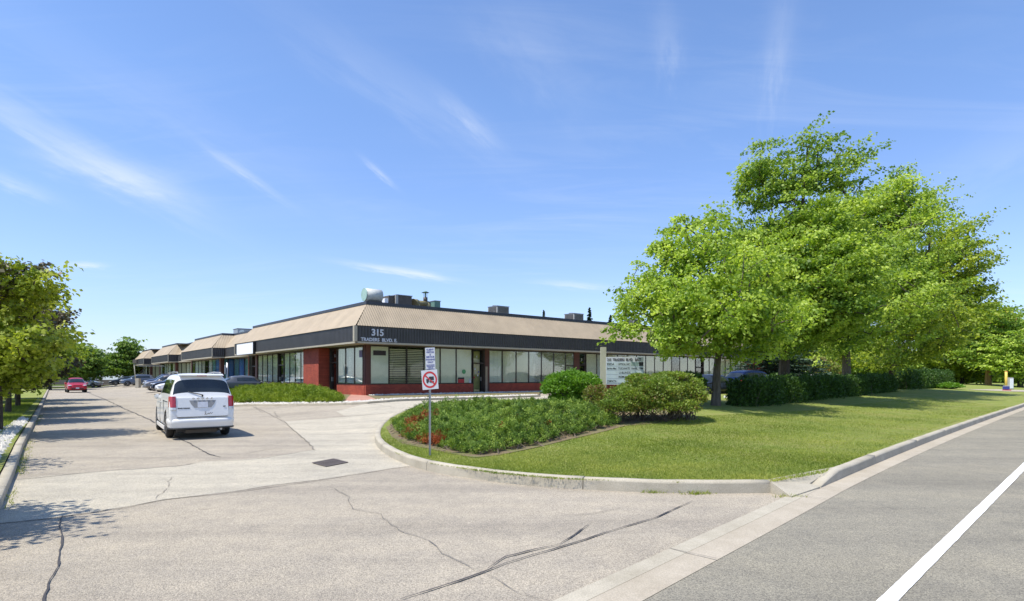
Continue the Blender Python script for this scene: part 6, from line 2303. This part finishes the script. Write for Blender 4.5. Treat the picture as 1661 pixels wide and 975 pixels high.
# juniper beds ---------------------------------------------------------------------
def juniper(name, label, poly, hmax, n_tuft, mat, seed, zf, dead=None, size=1.0, edge=.8, deadmat='juniperr'):
    g = np.random.default_rng(seed)
    poly = [(p[0], p[1]) for p in poly]
    o = np.array(poly); dens = []
    for i in range(len(poly)):
        a = np.array(poly[i]); b = np.array(poly[(i + 1) % len(poly)])
        m = max(2, int(np.linalg.norm(b - a) / .2))
        dens += [a + (b - a) * k / m for k in range(m)]
    dens = np.array(dens)
    pts = np.zeros((0, 2))
    while len(pts) < n_tuft:
        q = np.stack([g.uniform(o[:, 0].min(), o[:, 0].max(), n_tuft * 2), g.uniform(o[:, 1].min(), o[:, 1].max(), n_tuft * 2)], 1)
        pts = np.concatenate([pts, q[poly_in(q, poly)]])
    pts = pts[:n_tuft]
    de = np.concatenate([np.sqrt(((pts[i:i + 400, None] - dens[None]) ** 2).sum(2)).min(1) for i in range(0, len(pts), 400)])
    hs = hmax * np.clip(de / edge, .12, 1) ** .6 * (1 + .20 * lump(pts[:, 0] * 1.2, pts[:, 1] * 1.2, 1.2, seed) + .13 * lump(pts[:, 0] * 3.1, pts[:, 1] * 3.1, 1.3, seed + 1) + g.normal(0, .10, len(pts)))
    z0 = np.array([zf(x, y) for x, y in pts])
    per = 60
    lay = g.uniform(.35, 1, len(pts))
    lay = np.where(g.uniform(0, 1, len(pts)) < .6, 1.0, lay)
    C = np.stack([pts[:, 0], pts[:, 1], z0 + hs * lay], 1)
    n = len(pts) * per
    Cn = np.repeat(C, per, 0)
    # each tuft: a spray leaning in its own direction
    ta = np.repeat(g.uniform(0, 6.28, len(pts)), per)
    up = np.repeat(g.uniform(.25, 1.0, len(pts)), per)
    dirv = np.stack([np.cos(ta), np.sin(ta), up], 1)
    dirv = unit(dirv + g.normal(0, .38, (n, 3)))
    s = g.uniform(-.04, .14, n) * size
    P = Cn + dirv * s[:, None] + g.normal(0, .022 * size, (n, 3))
    P[:, 2] = np.maximum(P[:, 2], np.repeat(z0, per) + .01)
    ln = g.uniform(.03, .065, n) * size
    nr = unit(g.normal(0, 1, (n, 3)) + np.array((0, 0, .5)))
    V = kites(P, dirv, nr, ln, ln * .38)
    ti = np.clip(np.repeat(g.uniform(.0, .95, len(pts)), per) + g.normal(0, .15, n), 0, 1)
    b = np.array((pts[:, 0].mean(), pts[:, 1].mean(), z0.mean()))
    t = thing(name, label, 'shrub', Vector(b))
    isd = np.zeros(len(pts), bool)
    if dead:
        for (dx, dy, dr, pr) in dead:
            dd = np.hypot(pts[:, 0] - dx, pts[:, 1] - dy)
            isd |= (dd < dr * g.uniform(.6, 1.15, len(pts))) & (g.uniform(0, 1, len(pts)) < pr)
        isd |= g.uniform(0, 1, len(pts)) < .003
    md = np.repeat(isd, per)
    V4 = V.reshape(-1, 4, 3) - b
    link('foliage', fastmesh('foliage', V4[~md].reshape(-1, 3), 4, ti[~md]), mat, t)
    if md.any():
        link('dead_foliage', fastmesh('dead_foliage', V4[md].reshape(-1, 3), 4, ti[md]), deadmat, t)
    tw = []
    for i in g.choice(len(pts), min(len(pts), 900), replace=False):
        x, y = pts[i]; a = g.uniform(0, 6.28)
        tw.append(((x - .3 * math.cos(a) - b[0], y - .3 * math.sin(a) - b[1], z0[i] - b[2]), tuple(C[i] - b), .012, .005))
    link('stem', fastmesh('stem', tubes(tw, 4), 4), 'twig', t)
    return t


jp = [G(x, y, LAWNH) for x, y in [(636, 690), (648, 705), (664, 716), (698, 723), (735, 732), (772, 738), (810, 734), (844, 727), (880, 719), (916, 710), (965, 698), (1006, 688), (990, 679), (960, 672), (900, 668), (840, 668), (770, 668), (710, 670), (665, 678)]]
dd = [(*G(677, 703, LAWNH + .3)[:2], .75, .85), (*G(690, 683, LAWNH + .3)[:2], .55, .8), (*G(655, 705, LAWNH + .1)[:2], .5, .6), (*G(860, 705, LAWNH + .3)[:2], .4, .12)]
juniper('juniper_bed', 'spreading juniper mound on the lawn tip with rust red dead patches beside the sign post', jp, .42, 5600, 'juniper', 61, lawnz, dd)
jb2 = [tuple(v2(p)) for p in [G(384, 653.5, .1), G(440, 654, .1), G(510, 654, .1), G(553, 653.5, .1), G(556, 648, .1), G(540, 643, .1)]] + [tuple(v2(C0 + D * 4.4 + nL * .9)), tuple(v2(C0 + D * 12 + nL * .8)), tuple(v2(C0 + D * 19 + nL * .9)), tuple(v2(A * 11 + D * 47.2))]
juniper('juniper_bed', 'long bright green juniper bed along the left facade behind the white minivan', jb2, .45, 7500, 'juniperb', 63, bedz, None, 1.5, 1.0)

# left verge trees -------------------------------------------------------------------
gL = 'young trees along the left verge'
vz = lambda x, y: gz(x, y) + LAWNH


def young(label, x, y, h, r, seed, mat='leafy', nc=170, per=70, ls=.12, rad=.5, tw=.11, lean=(.25, .1, 0), group=gL, barkm='barkd', low=.28, extra=None, offx=0.0):
    b = Vector((x, y, vz(x, y) - .02))
    g = np.random.default_rng(seed)
    bl = []
    for k in range(9):
        f = low + (1 - low) * (k + .5) / 9
        rr = r * (1.15 - abs(f - .55) * 1.5)
        bl.append((Vector((x + offx + g.normal(0, r * .22), y + g.normal(0, r * .22), b.z + h * f)), max(.35, rr * .8), max(.35, rr * .8), h * .10))
    tr = [b, b + Vector((.03, .02, h * .18)), b + Vector((.02, -.02, h * .35)), b + Vector((offx * .5, .05, h * .6)), b + Vector((offx, .05, h * .85))]
    ex = None
    if extra:
        e_bl = [(Vector((x + g.normal(0, r * .4), y + g.normal(0, r * .4), b.z + h * f)), r * .5, r * .5, h * .1) for f in extra[0]]
        ex = (e_bl, extra[1], extra[2])
    return tree('young_tree', label, 'tree', b, bl, tr, tw, nc, per, ls, mat, barkm, group, seed, rad, .4, .3, lean, .55, .06, .2, ex)


young('young tree just outside the left edge of the picture, throwing the nearest shadow', -8.1, 5.8, 5.0, 1.6, 71, 'leafy', 230, 70)
young('young tree left of the frame, throwing the second shadow', -12.4, 10.2, 5.0, 2.0, 72, 'leafy', 150, 60)
young('nearest young tree on the left verge with bright yellow green leaves', -15.4, 17.6, 4.9, 1.8, 73, 'leafy', 185, 80, .13, .52, .15, extra=((.3, .5, .8, .9, .97), 50, 'leafr'), offx=.3)
young('second young tree on the left verge with a purple grey top', -19.8, 22.4, 5.6, 2.3, 74, 'leafr', 200, 70, .12, .55, .13, extra=((.35, .45, .55, .65), 130, 'leafy'))
young('third young tree on the left verge reaching out over the kerb', -22.6, 26.4, 5.6, 2.2, 75, 'leafy', 190, 80, .15, .6, .13, extra=((.4, .6, .8, .95), 60, 'leafr'), offx=.0)
young('fourth thin tree on the left verge behind the others', -27.2, 32.4, 5.6, 2.4, 76, 'leaf3', 220, 70, .19, .7, .13, extra=((.3, .4, .5), 90, 'leafr'))
young('purple grey leaved tree at the left picture edge behind the young trees', -26.6, 28.5, 6.6, 2.6, 77, 'leafr', 260, 70, .17, .7, .16, extra=((.3, .5), 60, 'leaf3'))
young('fifth tree on the left verge beside the red SUV', -36.6, 43.5, 5.6, 2.8, 78, 'leaf3', 200, 70, .26, .9, .14)
young('dark green tree filling the left picture edge', -34.0, 37, 7.2, 3.4, 79, 'leaf2', 260, 70, .24, .95, .18, low=.1)
gB = 'trees at the far end of the driveway'
simple_tree('distant_tree', 'rounded green tree at the end of the driveway left of the gap', 128, 622, 92, [(132, 582, 26, 22, 0, 3), (120, 596, 26, 20, 0, 3), (145, 595, 18, 18, 0, 3), (128, 568, 12, 12, 0, 2)], 'leaf4', 'barkd', .3, 300, 70, .32, 1.2, gB, 81, gzf=gz)
simple_tree('distant_tree', 'tallest green tree at the end of the driveway right of the white fence', 204, 622, 108, [(206, 578, 19, 24, 0, 3), (196, 592, 22, 18, 0, 3), (210, 560, 10, 12, 0, 2), (215, 590, 16, 18, 0, 3), (180, 596, 12, 13, 0, 2)], 'leaf4', 'barkd', .3, 300, 70, .36, 1.2, gB, 82, gzf=gz)
simple_tree('distant_tree', 'darker tree mass behind the young trees at the far left', 80, 622, 80, [(70, 590, 40, 26, 0, 3), (95, 585, 26, 24, 0, 3), (30, 585, 40, 30, 0, 3)], 'leaf4', 'barkd', .3, 300, 70, .32, 1.3, gB, 83, gzf=gz)
simple_tree('distant_tree', 'low far tree closing the view beyond the white fence', 160, 616, 160, [(150, 604, 30, 9, 0, 5), (185, 603, 30, 10, 0, 5), (230, 603, 30, 10, 0, 5)], 'leaf4', 'barkd', .3, 200, 60, .6, 2.4, gB, 84, gzf=gz)
simple_tree('distant_tree', 'far broad tree low on the left horizon', 20, 616, 140, [(0, 600, 50, 14, 0, 6), (60, 602, 50, 12, 0, 6), (-60, 598, 50, 16, 0, 6)], 'leaf4', 'barkd', .3, 260, 60, .55, 2.4, gB, 85, gzf=gz)

# grass blades on the near lawn, verge tufts ----------------------------------------------
def grass(name, poly, n, zf, label, lmin=.018, lmax=.045, seed=90, near=None):
    g = np.random.default_rng(seed)
    o = np.array(poly)
    pts = np.zeros((0, 2))
    while len(pts) < n:
        q = np.stack([g.uniform(o[:, 0].min(), o[:, 0].max(), n), g.uniform(o[:, 1].min(), o[:, 1].max(), n)], 1)
        q = q[poly_in(q, poly)]
        if near:
            q = q[g.uniform(0, 1, len(q)) < np.clip((near / np.hypot(q[:, 0], q[:, 1])) ** 2, 0, 1)]
        pts = np.concatenate([pts, q])
    pts = pts[:n]
    z = np.array([zf(x, y) for x, y in pts])
    a = g.uniform(0, 6.28, n); ln = g.uniform(lmin, lmax, n) * (1 + .35 * np.sin(pts[:, 0] * 1.3) * np.cos(pts[:, 1] * 1.7)); w = g.uniform(.004, .009, n)
    P = np.stack([pts[:, 0], pts[:, 1], z], 1)
    side = np.stack([np.cos(a), np.sin(a), np.zeros(n)], 1)
    tip = P + np.stack([g.normal(0, .45, n) * ln, g.normal(0, .45, n) * ln, ln * .85], 1)
    V = np.stack([P - side * w[:, None], P + side * w[:, None], tip], 1).reshape(-1, 3)
    ti = np.clip(.5 + .25 * np.sin(pts[:, 0] * .8 + 2 * np.sin(pts[:, 1] * .6)) + g.normal(0, .22, n), 0, 1)
    return tag(link(name, fastmesh(name, V, 3, ti), 'blade'), label=label, kind='stuff')


near_lawn = [(p.x, p.y) for p in isl_in[:26]] if False else None
nl = [G(*p, .13) for p in [(616, 711), (624, 724), (644, 738), (702, 755), (800, 771), (900, 780), (1100, 786), (1256, 784), (1335, 770), (1400, 741), (1520, 695), (1640, 660), (1500, 645), (1300, 668), (1140, 676), (1015, 692), (916, 716), (844, 734), (772, 744), (698, 730), (650, 716), (632, 700), (618, 696)]]
grass('lawn_grass', [(p.x, p.y) for p in nl], 170000, lawnz, 'short mown grass of the lawn', near=9.5)
lv = [v2(p) for p in LK[1:4]]
grass('verge_grass', [tuple(v2(G(-40, 742, .13))), tuple(v2(G(14, 700, .13))), tuple(v2(G(60, 648, .13))), tuple(v2(G(20, 650, .13))), tuple(v2(G(-60, 700, .13)))], 26000, vz, 'rough grass of the left verge', .04, .12, 91)
# weeds along kerbs
g = np.random.default_rng(5)
kk = offset_path(LK, -.06)
wpts = []
for a, b in zip(kk[1:4], kk[2:5]):
    for _ in range(420):
        f = g.uniform(); q = a.lerp(b, f) + Vector((g.normal(0, .05), g.normal(0, .05)))
        if math.sin(q.y * 1.7) + math.sin(q.y * .53 + 1) + g.normal(0, .5) > .2: wpts.append(q)
for c_, m_ in ((G(912, 790), 130), (G(1088, 799), 160), (G(1130, 802), 130), (G(1280, 807), 90), (G(1060, 800), 60)):
    for _ in range(m_):
        wpts.append(Vector((c_.x + g.normal(0, .10), c_.y + g.normal(0, .035))))
n = len(wpts)
P = np.array([(q.x, q.y, gz(q.x, q.y) + .005) for q in wpts]); a = g.uniform(0, 6.28, n); ln = g.uniform(.02, .07, n)
side = np.stack([np.cos(a), np.sin(a), np.zeros(n)], 1) * .006
tip = P + np.stack([g.normal(0, .6, n) * ln, g.normal(0, .6, n) * ln, ln], 1)
V = np.stack([P - side, P + side, tip], 1).reshape(-1, 3)
tag(link('kerb_weeds', fastmesh('kerb_weeds', V, 3, np.clip(g.normal(.5, .3, n), 0, 1)), 'blade'), label='small weeds growing along the kerbs', kind='stuff')
